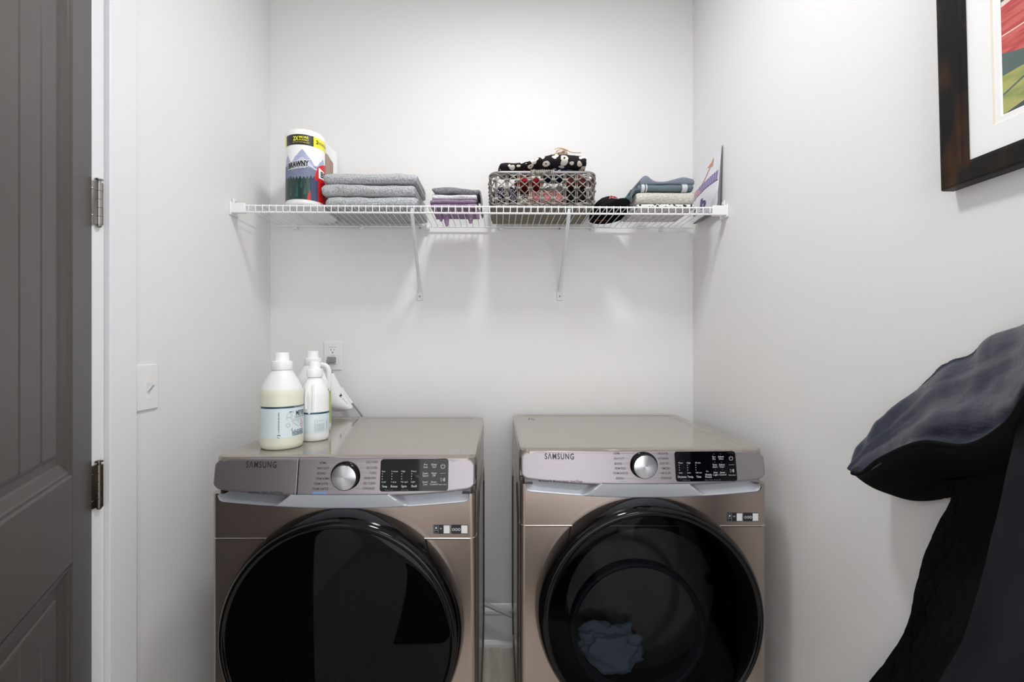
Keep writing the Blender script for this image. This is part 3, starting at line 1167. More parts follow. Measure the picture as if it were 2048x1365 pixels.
zt = DECK(-.5)
GT = 'grey bath towels folded on the shelf'
folded('bath_towel', 'light grey folded bath towel at the bottom of the three-towel stack on the shelf', 'towel', -.648, -.305, 1.704, 1.935, zt, zt + .041, M['terry_grey'], 1, GT, .004, ends=.016)
folded('bath_towel', 'light grey folded bath towel in the middle of the three-towel stack on the shelf', 'towel', -.662, -.312, 1.700, 1.93, zt + .0440, zt + .0860, M['terry_grey'], 2, GT, .004, ends=.018)
folded('bath_towel', 'light grey folded bath towel on top of the three-towel stack on the shelf', 'towel', -.656, -.305, 1.703, 1.925, zt + .0905, zt + .1290, M['terry_grey'], 3, GT, .004, ends=.018)

zt = DECK(-.16)
GS = 'small hand towels folded between the bath towels and the basket'
x0 = -.252
folded('hand_towel', 'dusty purple hand towel, the lower of two, drooping through the shelf wires', 'towel', x0, -.075, 1.705, 1.865, zt, zt + .0145, M['terry_purple'], 5, GS, .0065, ends=.012)
folded('hand_towel', 'dusty purple hand towel under the folded white one', 'towel', x0 - .003, -.083, 1.702, 1.86, zt + .0165, zt + .031, M['terry_purple'], 6, GS, .0065, ends=.012)
folded('hand_towel', 'white hand towel folded between purple towels and a slate grey one', 'towel', x0 + .002, -.080, 1.706, 1.86, zt + .033, zt + .051, M['terry_white'], 7, GS, .0065, ends=.012)
mb_o = folded('hand_towel', 'slate grey hand towel on top of the small purple and white stack', 'towel', x0 + .008, -.072, 1.706, 1.862, zt + .054, zt + .076, M['terry_slate'], 8, GS, .010, ends=.016)
# its free end hangs down on the right of the stack
mb = MB()
zz = zt


def flap(i, j):
    t = i / 12
    y = 1.715 + .145 * j / 10
    q = [(-.080, .070), (-.070, .068), (-.064, .058), (-.0615, .04), (-.060, .02), (-.0615, .004), (-.064, .001)]
    p = spline([(a, b2, 0) for a, b2 in q], 13)[i]
    return (p.x + .003 * nz(y * 20, t * 3, 4), y, zz + p.y)


mb.grid(flap, 13, 11, 0)
fl = mb.build('hanging_end', M['terry_slate'], mb_o)
so = fl.modifiers.new('thick', 'SOLIDIFY')
so.thickness = .006
# corners of the purple towel poking through the wires
low = bpy.data.objects['hand_towel']
for x, y, dz, r in ((-.200, 1.745, .060, .013), (-.224, 1.765, .036, .011), (-.108, 1.740, .050, .014), (-.083, 1.75, .030, .013)):
    z = DECK(x)
    mb = MB()
    mb.tube([(x, y, z + .004), (x + .001, y + .001, z - dz * .3), (x + .003, y, z - dz * .7), (x + .004, y + .002, z - dz)], [r, r * .85, r * .7, r * .35], 10)
    mb.build('drooping_corner', M['terry_purple'], low)

# right hand stack
zt = DECK(.62)
o = folded('patterned_cloth', 'black and white printed cloth folded flat beneath the cream towel', 'cloth', .520, .735, 1.700, 1.89, zt, zt + .016, [M['stripe_bw']], 21, None, .002, ends=.004)
# its plain underside shows through the wires
mb = MB()
mb.grid(lambda i, j: (.522 + .210 * i / 20, 1.702 + .185 * j / 12, zt - .0012 - .0006 * abs(nz(i * .4, j * .4, 2))), 21, 13, 0)
mb.build('lining', M['liner'], o)
mb = MB()
random.seed(4)
for k in range(16):
    y = 1.705 + .011 * k
    mb.tube([(.522, y, zt + .004), (.510, y + random.uniform(-.004, .004), zt + .001), (.500 + random.uniform(-.006, .006), y + random.uniform(-.008, .008), zt - .003 - random.uniform(0, .012))], [.0022, .002, .0012], 6)
mb.build('fringe', M['greyc'], o)
folded('hand_towel', 'cream fleecy towel folded between the printed cloth and the striped blue-grey towel', 'towel', .518, .738, 1.698, 1.885, zt + .019, zt + .062, [M['terry_cream']], 22, None, .003, ends=.014)
o = folded('striped_towel', 'steel blue towel with pale stripes and a frayed fringe at its left end', 'towel', .523, .732, 1.70, 1.88, zt + .065, zt + .088, [M['towel_steel']], 23, None, .003, ends=.006)
# stripes lie on the folded front
for a, b2 in ((.0, .013), (.017, .022), (.152, .172)):
    mb = MB()

    def st(i, j):
        x = .535 + a + (b2 - a) * i / 3
        t = j / 14
        ang = -pi / 2 - pi * t
        return (x, 1.7115 + .0160 * math.cos(ang), zt + .0765 + .0150 * math.sin(ang))
    mb.grid(st, 4, 15, 0)
    mb.build('stripe', M['pale_stripe'], o)
mb = MB()
random.seed(8)
for k in range(26):
    y = 1.705 + .0062 * k
    z0 = zt + random.uniform(.066, .088)
    a = random.uniform(.010, .022)
    mb.tube([(.530, y, z0), (.516 - a * .2, y, z0 - .001), (.508 - a * .5, y + random.uniform(-.004, .004), z0 - .022), (.507 - a * .3, y, z0 - random.uniform(.035, .052))], [.0032, .003, .0026, .0014], 6)
mb.build('fringe', M['towel_steel'], o)
folded('soft_cloth', 'blue-grey soft cloth laid in a wave on top of the striped towel', 'cloth', .535, .738, 1.703, 1.87, zt + .0905, zt + .104, [M['blue_grey']], 24, None, .003, ends=.006,
       dips=lambda t: .022 * math.exp(-((t - .10) / .11) ** 2) - .002 * math.exp(-((t - .42) / .12) ** 2) + .013 * math.exp(-((t - .80) / .2) ** 2))

# ------------------------------------------------------------------ basket
bx0, bx1, by0, by1 = -.030, .366, 1.695, 1.940
bz0 = DECK(.15)
bzt = 1.9395
basket = thing('wicker_basket', ((bx0 + bx1) / 2, (by0 + by1) / 2, bz0), 'open-weave grey wicker basket full of clothes on the shelf', 'basket')


def perim(s, inset=0.0, r=.042):
    """point on the rounded rectangle at arc length s"""
    a, b2, c, d = bx0 + inset, bx1 - inset, by0 + inset, by1 - inset
    q = r - inset * .5
    Lx, Ly, A = b2 - a - 2 * q, d - c - 2 * q, pi / 2 * q
    s %= 2 * (Lx + Ly) + 4 * A
    for k in range(4):
        ln = Lx if k % 2 == 0 else Ly
        o0 = [(a + q, c), (b2, c + q), (b2 - q, d), (a, d - q)][k]
        dr = [(1, 0), (0, 1), (-1, 0), (0, -1)][k]
        nn = [(0, -1), (1, 0), (0, 1), (-1, 0)][k]
        if s <= ln:
            return (o0[0] + dr[0] * s, o0[1] + dr[1] * s), nn
        s -= ln
        if s <= A:
            cc = [(b2 - q, c + q), (b2 - q, d - q), (a + q, d - q), (a + q, c + q)][k]
            an = -pi / 2 + k * pi / 2 + s / q
            return (cc[0] + q * math.cos(an), cc[1] + q * math.sin(an)), (math.cos(an), math.sin(an))
        s -= A
    return (a + q, c), (0, -1)


PL = 2 * ((bx1 - bx0 - .084) + (by1 - by0 - .084)) + 2 * pi * .042
NS = 28
pit = PL / NS


def bp(s, z, out=0.0):
    ins = .006 * (1 - (z - bz0) / (bzt - bz0))
    (x, y), n = perim(s)
    return (x + n[0] * (out - ins), y + n[1] * (out - ins), z)


mb = MB()
rows = [1.910, 1.8795, 1.842]
for k in range(NS):
    s = pit * (k + .5)
    for ds in (-.0032, .0032):
        mb.tube([bp(s + ds, bz0 + .004), bp(s + ds, 1.86, .001), bp(s + ds, 1.90, -.001), bp(s + ds, bzt - .004)], .0023, 6)
for r in [bz0 + .008, bz0 + .015, bzt - .010]:
    n = 140
    mb.tube([bp(PL * i / n, r + .0006 * math.sin(i), .0025 * math.sin(i * 1.7)) for i in range(n)], .0028, 6, closed=True)
lv = [bzt - .004] + rows + [bz0 + .010]
for za, zb_ in zip(lv[:-1], lv[1:]):
    for sg in (-1, 1):
        n = NS * 8
        pth = []
        for i in range(n):
            co = math.cos(pi * (i / 8 - .5))
            tri = math.asin(max(-1, min(1, co))) * 2 / pi
            wv = .65 * tri + .35 * co
            pth.append(bp(PL * i / n, (za + zb_) / 2 + sg * (za - zb_) / 2 * wv, .0032 + .0024 * sg * math.sin(pi * (i / 8 - .5))))
        mb.tube(pth, .0023, 6, closed=True)
for k in range(NS):
    s = pit * (k + .5)
    for r in rows:
        mb.tube([bp(s - .010, r, .004), bp(s - .004, r + .0008, .0062), bp(s + .004, r + .0008, .0062), bp(s + .010, r, .004)], [.0022, .0042, .0042, .0022], 8)
mb.build('woven_side', M['wicker'], basket)
mb = MB()
n = 120
mb.tube([bp(PL * i / n, bzt) for i in range(n)], .0058, 10, closed=True)
mb.build('rim', M['grey_metal'], basket)
for side in (0, 1):
    mb = MB()
    s0 = (bx1 - bx0 - .084) / 2 + side * PL / 2
    pth = []
    for i in range(24 * 13):
        t = i / (24 * 13)
        (x, y), nn = perim(s0 - .045 + .09 * t)
        a = 2 * pi * 13 * t
        pth.append((x + nn[0] * .0075 * math.cos(a), y + nn[1] * .0075 * math.cos(a), bzt + .0075 * math.sin(a)))
    mb.tube(pth, .0033, 6)
    mb.build('handle_wrap', M['wicker'], basket)
mb = MB()
mb.box((bx0 + .006, by0 + .006, bz0), (bx1 - .006, by1 - .006, bz0 + .007), 0, .003)
mb.build('base', M['wicker_base'], basket)

zb = bz0 + .008
tag(lump('flecked_cloth', M['navyspot'], (.030, 1.775, zb + .044), (.046, .062, .040), 31, .16, nu=48, nv=28), 'navy cloth flecked with white in the left end of the basket', 'cloth')
tag(lump('red_cloth', M['red'], (.118, 1.785, zb + .101), (.055, .060, .018), 32, .22, nu=48, nv=28), 'dark red cloth near the basket rim under the spotted knit', 'cloth')
tag(lump('pink_cloth', M['pink'], (.185, 1.745, zb + .032), (.070, .036, .028), 33, .28, nu=56, nv=30, freq=2.4), 'pink satin cloth low in the middle of the basket', 'cloth')
tag(lump('black_cloth', M['blackc'], (.298, 1.770, zb + .040), (.040, .060, .036), 34, .2, nu=48, nv=28), 'black cloth in the right half of the basket', 'cloth')
tag(lump('grey_cloth', M['greyc'], (.225, 1.835, zb + .084), (.046, .055, .022), 35, .25, nu=48, nv=28), 'pale grey cloth behind the pink one in the basket', 'cloth')
tag(lump('black_garment', M['blackc'], (.190, 1.878, zb + .030), (.090, .036, .026), 39, .2, nu=48, nv=28), 'dark garment on the basket floor at the back', 'cloth')
tag(lump('plum_cloth', cloth('plum_cloth', rgb(120, 62, 70)), (.300, 1.745, zb + .098), (.050, .036, .017), 36, .22, nu=48, nv=28), 'dull plum cloth at the right of the basket just under the rim', 'cloth')
o = lump('blue_shirt', M['bluec'], (.245, 1.790, 1.957), (.072, .060, .009), 37, .22, nu=48, nv=28)
tag(o, 'blue shirt with white trim squeezed beneath the spotted knit on the basket', 'shirt')
mb = MB()
for dz in (0, .006):
    mb.tube([(.19 + .006 * k, 1.728 - .001 * math.sin(k), 1.953 + dz + .0022 * math.sin(k * .9 + dz * 99)) for k in range(9)], .0011, 6)
mb.build('white_trim', M['paper'], o)

# spotted knit rolled over the basket
mb = MB()
cent = [(.000, 1.972, .020), (.03, 1.975, .0215), (.07, 1.974, .0205), (.115, 1.981, .0200), (.15, 1.993, .0235), (.20, 2.000, .0285), (.26, 2.000, .0285), (.32, 1.996, .0285), (.340, 1.994, .0270)]
cs = spline([(a, b2, c) for a, b2, c in cent], 60)
rings = []
for i, c in enumerate(cs):
    t = i / 59
    k = math.sin(min(1, t / .07) * pi / 2) ** .6 * math.sin(min(1, (1 - t) / .09) * pi / 2) ** .6
    k = max(k, .25)
    rg = []
    for q in range(28):
        a = 2 * pi * q / 28
        r = c.z * k * (1 + .12 * nz(c.x * 30, math.cos(a) * 1.5, math.sin(a) * 1.5))
        rg.append((c.x, 1.775 + math.cos(a) * .062 * k * (1 + .1 * nz(c.x * 12, a, 3)), c.y + r * math.sin(a)))
    rings.append(rg)
mb.grid(lambda i, j: rings[i][j], 60, 28, 0, True, cv=True)
mb.add(rings[0], [tuple(range(28))])
mb.add(rings[-1], [tuple(range(28))[::-1]])
tag(mb.build('spotted_knit', M['leopard']), 'black knit with cream leopard spots rolled over the basket top', 'knitwear')
mb = MB()
random.seed(5)
for k in range(9):
    x = .215 + random.uniform(-.01, .01)
    y = 1.735 + .010 * k
    z = 2.030
    e = .285 + random.uniform(-.02, .05)
    pts = [(x, y, z + random.uniform(.001, .018)), (x + .018, y + .003, z + random.uniform(.006, .022)), (x + .04, y, z + random.uniform(.003, .018)), ((x + e) / 2 + .015, y + .004, z + .004), (e, y, z + .0015)]
    mb.tube(spline(pts, 16), .0024, 6)
for k in range(3):
    a0 = random.uniform(0, 6)
    c = (.232 + .012 * k, 1.745 + .012 * k, 2.036 + .004 * k)
    mb.tube([(c[0] + .012 * math.cos(a), c[1] + .010 * math.sin(a), c[2] + .005 * math.sin(a + a0)) for a in [2 * pi * i / 16 for i in range(16)]], .0024, 6, closed=True)
tag(mb.build('cream_cord', M['rope']), 'loose coil of cream cord lying on the spotted knit', 'cord')

# ------------------------------------------------------------------ cap
cz = DECK(.43) + .0005
cx, cy = .4405, 1.845
capo = thing('baseball_cap', (cx, cy, cz), 'black baseball cap with red lettering resting beside the basket', 'cap')
FD = Vector((.20, -.98, 0)).normalized()
SD = Vector((-FD.y, FD.x, 0))
RX, RYc, RZ = .066, .086, .078


def crown(a, b2, k=1.0):
    """a around (0 = front), b2 up"""
    r = math.cos(b2) ** .8
    top = math.sin(b2) ** .9 * (1 + .04 * math.cos(a)) 
    p = FD * (RYc * k * r * math.cos(a)) + SD * (RX * k * r * math.sin(a))
    return Vector((cx, cy, cz)) + p + Vector((0, 0, RZ * k * top + .004 * math.cos(a) * math.sin(2 * b2)))


mb = MB()
mb.grid(lambda i, j: crown(2 * pi * i / 48, pi / 2 * j / 14 * .999), 48, 15, 0, True, cu=True)
mb.grid(lambda i, j: crown(2 * pi * i / 48, pi / 2 * j / 14 * .999, .955), 48, 15, 0, True, cu=True)
for q in range(6):
    a = 2 * pi * q / 6
    mb.tube([crown(a, b2, 1.004) for b2 in [pi / 2 * .98 * i / 10 for i in range(11)]], .0009, 5)
mb.tube([crown(0, pi / 2) + Vector((0, 0, -.001)), crown(0, pi / 2) + Vector((0, 0, .004))], [.007, .005], 12)
# lettering on the front
fl_ = lambda u, v: crown(u / RX, v / RZ, 1.018)
mb.text('ACS', fl_, .0, .066, .017, .046, 1, bold=.03)
mb.text('ACS', lambda u, v: crown(u / RX, v / RZ, 1.012), .0, .066, .020, .050, 2, bold=.05)
# red band inside the sweatband
mb.grid(lambda i, j: crown(2.6 + .9 * i / 12, .14 + .09 * j / 3, .945), 13, 4, 3)
mb.build('crown', [M['capb'], M['capr'], M['capw'], mat('dark_red_tape', rgb(120, 20, 24), .7)], capo)
mb = MB()


def bill(i, j, dz=0.0):
    a = -1.15 + 2.3 * i / 24
    t = j / 8
    inner = crown(a, .02)
    ext = .066 * max(0.0, math.cos(a * 1.1)) ** .7
    p = inner + FD * ext * t
    s = (p - Vector((cx, cy, cz))).dot(SD)
    return Vector((p.x, p.y, cz + .0045 + (.032 * (1 - (s / .075) ** 2) * (.35 + .65 * t) if abs(s) < .075 else 0) * (1 - .15 * t) + dz))


mb.grid(lambda i, j: bill(i, j), 25, 9, 0)
bo = mb.build('bill', M['capb'], capo)
so = bo.modifiers.new('thick', 'SOLIDIFY')
so.thickness = .0035

# ------------------------------------------------------------------ paper towels
pkx, pky0, pky1, pr = -.741, 1.756, 1.890, .0715
pz0 = DECK(-.73)
PH = .290
pk = thing('paper_towel_pack', (pkx, (pky0 + pky1) / 2, pz0), 'two-roll pack of paper towels with a mountain and pine forest wrapper', 'paper towels')


def stad(s):
    """outline of the wrapped pair: s = 0 faces the viewer, grows to the right"""
    q = pi * pr / 2
    Ly = pky1 - pky0
    tot = 4 * q + 2 * Ly
    s = (s + tot / 2) % tot - tot / 2
    sg = 1 if s >= 0 else -1
    a = abs(s)
    if a <= q:
        an = a / pr
        x, y = pr * math.sin(an), pky0 - pr * math.cos(an)
    elif a <= q + Ly:
        # plastic pulls in between the rolls
        t = (a - q) / Ly
        x, y = pr - .006 * math.sin(pi * t), pky0 + (a - q)
    else:
        an = (a - q - Ly) / pr
        x, y = pr * math.cos(an), pky1 + pr * math.sin(an)
    return pkx + sg * x, y


TOT = 2 * pi * pr + 2 * (pky1 - pky0)


def pf(off):
    def g(u, v):
        x, y = stad(u + .027)
        c = Vector((pkx, min(max(y, pky0), pky1), 0))
        n = Vector((x, y, 0)) - c
        n = n.normalized() if n.length > 1e-6 else Vector((0, -1, 0))
        return (x + n.x * off, y + n.y * off, pz0 + v)
    return g


mb = MB()
prof = [(.030, .004), (.060, .001), (.068, .002), (.0725, .008), (.0735, .018)]
nS = 120
zs = [(-.045, .006), (-.012, .002), (-.004, .004), (0, .012)] + [(0, .03 + .02 * i) for i in range(12)] + [(0, PH - .014), (-.004, PH - .005), (-.012, PH - .001), (-.045, PH - .004)]


def body(i, j):
    d, z = zs[j]
    x, y = stad(TOT * i / nS)
    c = Vector((pkx, min(max(y, pky0), pky1)))
    n = Vector((x, y)) - c
    k = (n.length + d) / n.length if n.length else 1
    return (c.x + n.x * k, c.y + n.y * k, pz0 + z)


mb.grid(body, nS, len(zs), 0, True, cu=True)
mb.add([body(i, 0) for i in range(nS)], [tuple(range(nS))[::-1]])
mb.add([body(i, len(zs) - 1) for i in range(nS)], [tuple(range(nS))])
f1, f2, f3, f4 = pf(.0004), pf(.0008), pf(.0012), pf(.0016)
# printed scene, s from -0.11 to +0.30
uA, uB = -.105, .30


def band(fn, lo, hi, mi, u0=uA, u1=uB, n=90):
    vs, fs = [], []
    for i in range(n + 1):
        u = u0 + (u1 - u0) * i / n
        a, b2 = lo(u), hi(u)
        vs += [fn(u, a), fn(u, b2)]
        if i:
            k = 2 * i
            fs.append((k - 2, k, k + 1, k - 1))
    mb.add(vs, fs, mi)


def peaks(u):
    v = .135
    for c, h, wd in ((-.012, .074, .062), (.070, .056, .045), (-.075, .056, .035), (.16, .07, .06), (.25, .06, .05)):
        v = max(v, .135 + h * (1 - abs(u - c) / wd))
    return v + .004 * nz(u * 120, 1, 2)


def trees(u):
    k = .0125
    t = (u / k) % 1
    n_ = int(u / k // 1)
    hgt = .010 + .008 * abs(nz(n_ * 7.3, .5, 2))
    return .098 + hgt * (1 - abs(2 * t - 1)) + .010 * nz(u * 12, 4, 4)


band(f1, lambda u: .022, lambda u: .150, 4)
band(f1, lambda u: .022, peaks, 4)
band(f2, lambda u: .132 + .3 * (peaks(u) - .132), lambda u: .132 + .62 * (peaks(u) - .132), 5, -.05, .06)
band(f2, lambda u: .022, trees, 6, n=260)
band(f3, lambda u: .022, lambda u: trees(u) - .006, 8, .018, .046, 30)
for c, z0, hh in ((-.055, .035, .05), (-.03, .03, .06), (-.002, .04, .05), (.012, .03, .07), (-.015, .065, .03)):
    mb.poly(f3, [(c - .006, z0), (c + .004, z0), (c + .003, z0 + hh)], 7)
# red coat shaped field at the right and a tan field above it, no figure
def lerp_tab(tab):
    def g(u):
        for (a, va), (b2, vb) in zip(tab[:-1], tab[1:]):
            if u <= b2:
                return va + (vb - va) * max(0, (u - a)) / (b2 - a)
        return tab[-1][1]
    return g


band(f3, lambda u: .022, lerp_tab([(.006, .024), (.010, .045), (.020, .062), (.028, .095), (.036, .125), (.044, .152), (.058, .163), (.080, .172), (.11, .178), (.2, .165)]), 9, .006, .20, 60)
band(f4, lambda u: .150, lambda u: .235 - .2 * abs(u - .13), 11, .098, .185, 20)
band(f4, lambda u: .112, lambda u: .152 - .3 * (u - .048), 0, .048, .10, 16)
mb.text('BR', pf(.0020), .074, .130, .022, .034, 3, bold=.04)
# yellow strip, black box
band(f1, lambda u: .225, lambda u: .262, 2, uA, .100)
band(f2, lambda u: .2245, lambda u: .2625, 3, -.082, .028, 24)
f5 = pf(.0014)
mb.text('2X', f5, -.034, .2475, .0165, .021, 2, bold=.03)
mb.text('MORE', f5, -.006, .2525, .0085, .032, 2, bold=.03)
mb.text('DURABLE', f5, -.006, .2425, .0058, .032, 2, bold=.02)
mb.text('SO YOU CAN USE LESS*', f5, -.016, .2335, .0036, .060, 2, bold=.01)
mb.text('2', f5, .042, .246, .014, .007, 3, bold=.03)
mb.text('DOUBLE', f5, .064, .245, .009, .036, 3, bold=.0)
mb.text('4', f5, .090, .245, .016, .008, 3, bold=.03)
# brand word on a slight rise
rot = lambda off: (lambda u, v: pf(off)(u, v + .16 * (u + .02)))
rw, rb = rot(.0020), rot(.0028)
mb.text('BRAWNY', rw, -.027, .1535, .0225, .082, 0, bold=.10)
mb.text('BRAWNY', rb, -.027, .1535, .0205, .078, 3, bold=.055)
mb.poly(rw, [(-.052, .134), (.012, .134), (.016, .1425), (-.050, .1425)], 10)
mb.text('TEAR-A-SQUARE', rb, -.022, .138, .005, .046, 0, bold=.02)
mb.build('wrapper', [M['film'], M['paper'], M['yellow'], M['black'], M['mount'], M['mount2'], M['pine'], M['pine2'], M['dusk'], M['pred'], M['mint'], M['tan']], pk)
for y in (pky0, pky1):
    mb = MB()
    mb.lathe([(.020, PH - .006), (.022, PH + .0005), (.040, PH + .0008), (.043, PH - .004)], 32, (pkx, y, pz0), 0, cap=False)
    mb.build('roll_end', M['paper'], pk)

# ------------------------------------------------------------------ foil pouch
pz = DECK(.8) + .0005
pou = thing('foil_pouch', (.80, 1.815, pz), 'silver and purple foil pouch leaning on the right wall at the shelf end', 'pouch')
PY0, PY1, PHt = 1.708, 1.922, .238


def pth_(u, v):
    """half thickness"""
    return (.0155 * (1 - v) ** 1.2 * (.35 + .65 * math.sin(pi * min(max(u, .0), 1.0)) ** .5) + .0012) * (1 if v > .06 else .75 + .25 * v / .06)


def pfront(u, v, off=0.0):
    """u: 0 far (left in view) .. 1 near; v up"""
    y = PY1 + (PY0 - PY1) * u
    lean = .8275 + .0135 * v
    t = pth_(u, v)
    wr = .0034 * nz(u * 4, v * 5, 2) + .0018 * nz(u * 9, v * 9, 5)
    return (lean - t - off + wr * (1 - v), y, pz + v * (PHt - .012 * u * 0 + .004 * math.sin(3 * u)))


def pback(u, v):
    y = PY1 + (PY0 - PY1) * u
    return (.8275 + .0135 * v + pth_(u, v) * .9, y, pz + v * (PHt + .004 * math.sin(3 * u)))


mb = MB()
nu, nv = 40, 40
mb.grid(lambda i, j: pfront(i / nu, j / nv), nu + 1, nv + 1, 0)
mb.grid(lambda i, j: pback(i / nu, j / nv), nu + 1, nv + 1, 1)
mb.grid(lambda i, j: (pfront(i / nu, 0) if j == 0 else pback(i / nu, 0)), nu + 1, 2, 1)
for u in (0, 1):
    mb.grid(lambda i, j: (pfront(u, i / nv) if j == 0 else pback(u, i / nv)), nv + 1, 2, 1)
mb.grid(lambda i, j: (pfront(i / nu, 1) if j == 0 else pback(i / nu, 1)), nu + 1, 2, 0)
fq = lambda u, v: pfront(u, v, .0006)
fq2 = lambda u, v: pfront(u, v, .0010)
# purple edge line and houndstooth band
lo = lambda u: .415 + .05 * u + .025 * math.sin(2.6 * u)
hi = lambda u: .56 + .08 * u
n = 30
vs, fs = [], []
for i in range(n + 1):
    u = i / n * .97
    vs += [fq(u, lo(u) - .012), fq(u, lo(u))]
    if i:
        fs.append((2 * i - 2, 2 * i, 2 * i + 1, 2 * i - 1))
mb.add(vs, fs, 2)
for r in range(7):
    for c in range(13):
        u0, u1 = c / 13 * .95 + .01, (c + 1) / 13 * .95 + .01
        a0, a1 = lo(u0) + (hi(u0) - lo(u0)) * r / 7, lo(u0) + (hi(u0) - lo(u0)) * (r + 1) / 7
        mi = 2 if c > 4 - r * .3 else 4
        mb.add([fq(u0, a0), fq(u1, a0), fq(u1, a1), fq(u0, a1)], [(0, 1, 2, 3)], 3)
        mb.add([fq2(u0, a0), fq2(u1 - .01, a0), fq2(u0 + .01, a1 - .002)], [(0, 1, 2)], mi)
for k in range(12):
    u = .28 + .026 * k
    v = .52 + .020 * k
    mb.add([fq2(u, v), fq2(u + .05, v + .01), fq2(u + .075, v + .035), fq2(u + .02, v + .025)], [(0, 1, 2, 3)], 4)
mb.add([fq2(.50, .80), fq2(.72, .76), fq2(.74, .90), fq2(.66, .84)], [(0, 1, 2, 3)], 4)
mb.text('r', fq2, .17, .19, .15, .16, 2, bold=.05)
mb.text('b', fq2, .50, .235, .17, .24, 2, bold=.05)
mb.text('sweetened', fq2, .42, .105, .022, .50, 5)
mb.build('bag', [M['foil'], M['foil_dk'], M['purple'], M['lilac'], M['coral'], M['inkg']], pou)

# ------------------------------------------------------------------ bottles on the washer
TOPZ = 1.003 - .0018


def cyl_map(c, r, a0, off=.0):
    """u is arc length to the right of direction a0 (0 faces the viewer)"""
    def g(u, v):
        a = a0 + u / r
        return (c[0] + (r + off) * math.sin(a), c[1] - (r + off) * math.cos(a), c[2] + v)
    return g


def cap_shape(mb, c, z, r, mi, h=.024):
    mb.lathe([(r * 1.42, z - .024), (r * 1.45, z - .022), (r * 1.45, z - .002), (r * 1.38, z + .001), (r * 1.05, z + .0015), (r, z + .003), (r * .97, z + h), (r * .93, z + h + .0015), (.0003, z + h + .0015)], 40, c, mi, cap=False)


def bottle(label, c, r, h, liquid, capr, mats):
    root = thing('detergent_bottle', c, label, 'bottle')
    zn = h - .048
    hs = h - .048
    prof = [(.0003, .004), (r * .80, .003), (r * .90, .0), (r * .965, .004), (r, .014), (r, .11), (r, h * .57)]
    for t, k in ((.06, .992), (.13, .972), (.25, .925), (.37, .865), (.48, .80), (.60, .725), (.72, .645), (.84, .56), (.93, .49), (1, .44)):
        prof.append((r * k, h * .57 + (hs - h * .57) * t))
    mb = MB()
    zl = liquid * h
    lowp = [p for p in prof if p[1] <= zl]
    upp = [p for p in prof if p[1] > zl]
    if liquid:
        ra = r
        if lowp[-1][1] < zl - 1e-4:
            a, b2 = lowp[-1], upp[0]
            t = (zl - a[1]) / (b2[1] - a[1])
            ra = a[0] + (b2[0] - a[0]) * t
            lowp.append((ra, zl))
        mb.lathe(lowp, 56, c, 1, cap=False)
        mb.lathe([(ra, zl)] + upp, 56, c, 0, cap=False)
    else:
        mb.lathe(prof, 56, c, 0, cap=False)
    mb.build('body', mats, root)
    mb = MB()
    cap_shape(mb, c, h - .026, capr, 0)
    mb.build('cap', M['cap'], root, auto=40)
    return root


# front bottle
c1 = (-.628, 1.322, TOPZ)
b1 = bottle('large detergent bottle of pale yellow liquid, nearest and leftmost on the washer', c1, .0580, .273, .615, .0200, [M['hdpe'], M['liquid']])
mb = MB()
a0 = 1.15                                    # printed front turns a little to the right
r1 = .0580


def lab(off):
    return cyl_map(c1, r1, a0, off)


g1, g2, g3 = lab(.0004), lab(.0007), lab(.0010)
mb.rect(g1, -.107, .075, .034, .121, 0, 48)
mb.rect(g2, -.107, .075, .1165, .1215, 1, 48)
mb.text('HANDCRAFTED WITH', g3, .012, .119, .0024, .042, 4)
mb.text('MEYERS', g2, .018, .1015, .013, .040, 1, bold=.03)
mb.text('MRS.', g2, -.0155, .1055, .0042, .011, 1, bold=.01)
mb.text('CLEAN DAY', g2, .016, .0905, .0068, .044, 1, bold=.0)
mb.text('THOUGHTFULLY CRAFTED', g2, .008, .0835, .0022, .046, 2)
mb.text('ESSENTIAL OILS', g2, .004, .0795, .0022, .038, 2)
mb.strip(g2, [(-.029, .085), (-.029, .097), (-.022, .103), (-.015, .097), (-.015, .085)], .0006, 2, True)
mb.text('H.E', g2, -.022, .0905, .0035, .009, 2)
for q in range(9):
    a = 2 * pi * q / 9
    mb.strip(g2, [(-.025 + .004 * math.cos(a), .068 + .004 * math.sin(a)), (-.025 + .007 * math.cos(a + .5), .068 + .0065 * math.sin(a + .5))], .0008, 2)
mb.strip(g2, [(-.012, .076), (-.004, .069), (.006, .062)], .0008, 2)
mb.strip(g2, [(.002, .075), (.008, .076), (.007, .070)], .0008, 2)
mb.strip(g2, [(.021 + .0065 * math.cos(a), .067 + .009 * math.sin(a)) for a in [2 * pi * i / 16 for i in range(16)]], .0014, 3, True)
mb.text('BASIL', g2, .021, .067, .004, .010, 3)
mb.strip(g2, [(-.014, .060), (-.016, .052)], .0016, 2)
mb.text('LAUNDRY', g2, .008, .0515, .0062, .044, 1, bold=.01)
mb.text('DETERGENT', g2, .008, .0455, .0050, .044, 1, bold=.03)
mb.text('CONCENTRATED', g2, .008, .0400, .0050, .044, 1, bold=.03)
gv = lambda u, v: g2(-.049 - (v - .0), .045 + u)
mb.text('& CONVENTIONAL MACHINES', gv, .032, .0, .0040, .058, 1, bold=.015)
mb.strip(g2, [(-.049 + .004 * math.cos(a), .039 + .004 * math.sin(a)) for a in (.3, .9, 1.5, 2.1, 2.7)], .0022, 1)
mb.strip(g2, [(-.049 + .004 * math.cos(a), .039 + .004 * math.sin(a)) for a in (3.6, 4.2, 4.8, 5.4)], .0016, 2)
mb.build('label', [M['lab'], M['teal'], M['inkg'], mat('label_rose', rgb(205, 110, 125), .45), M['paper']], b1)

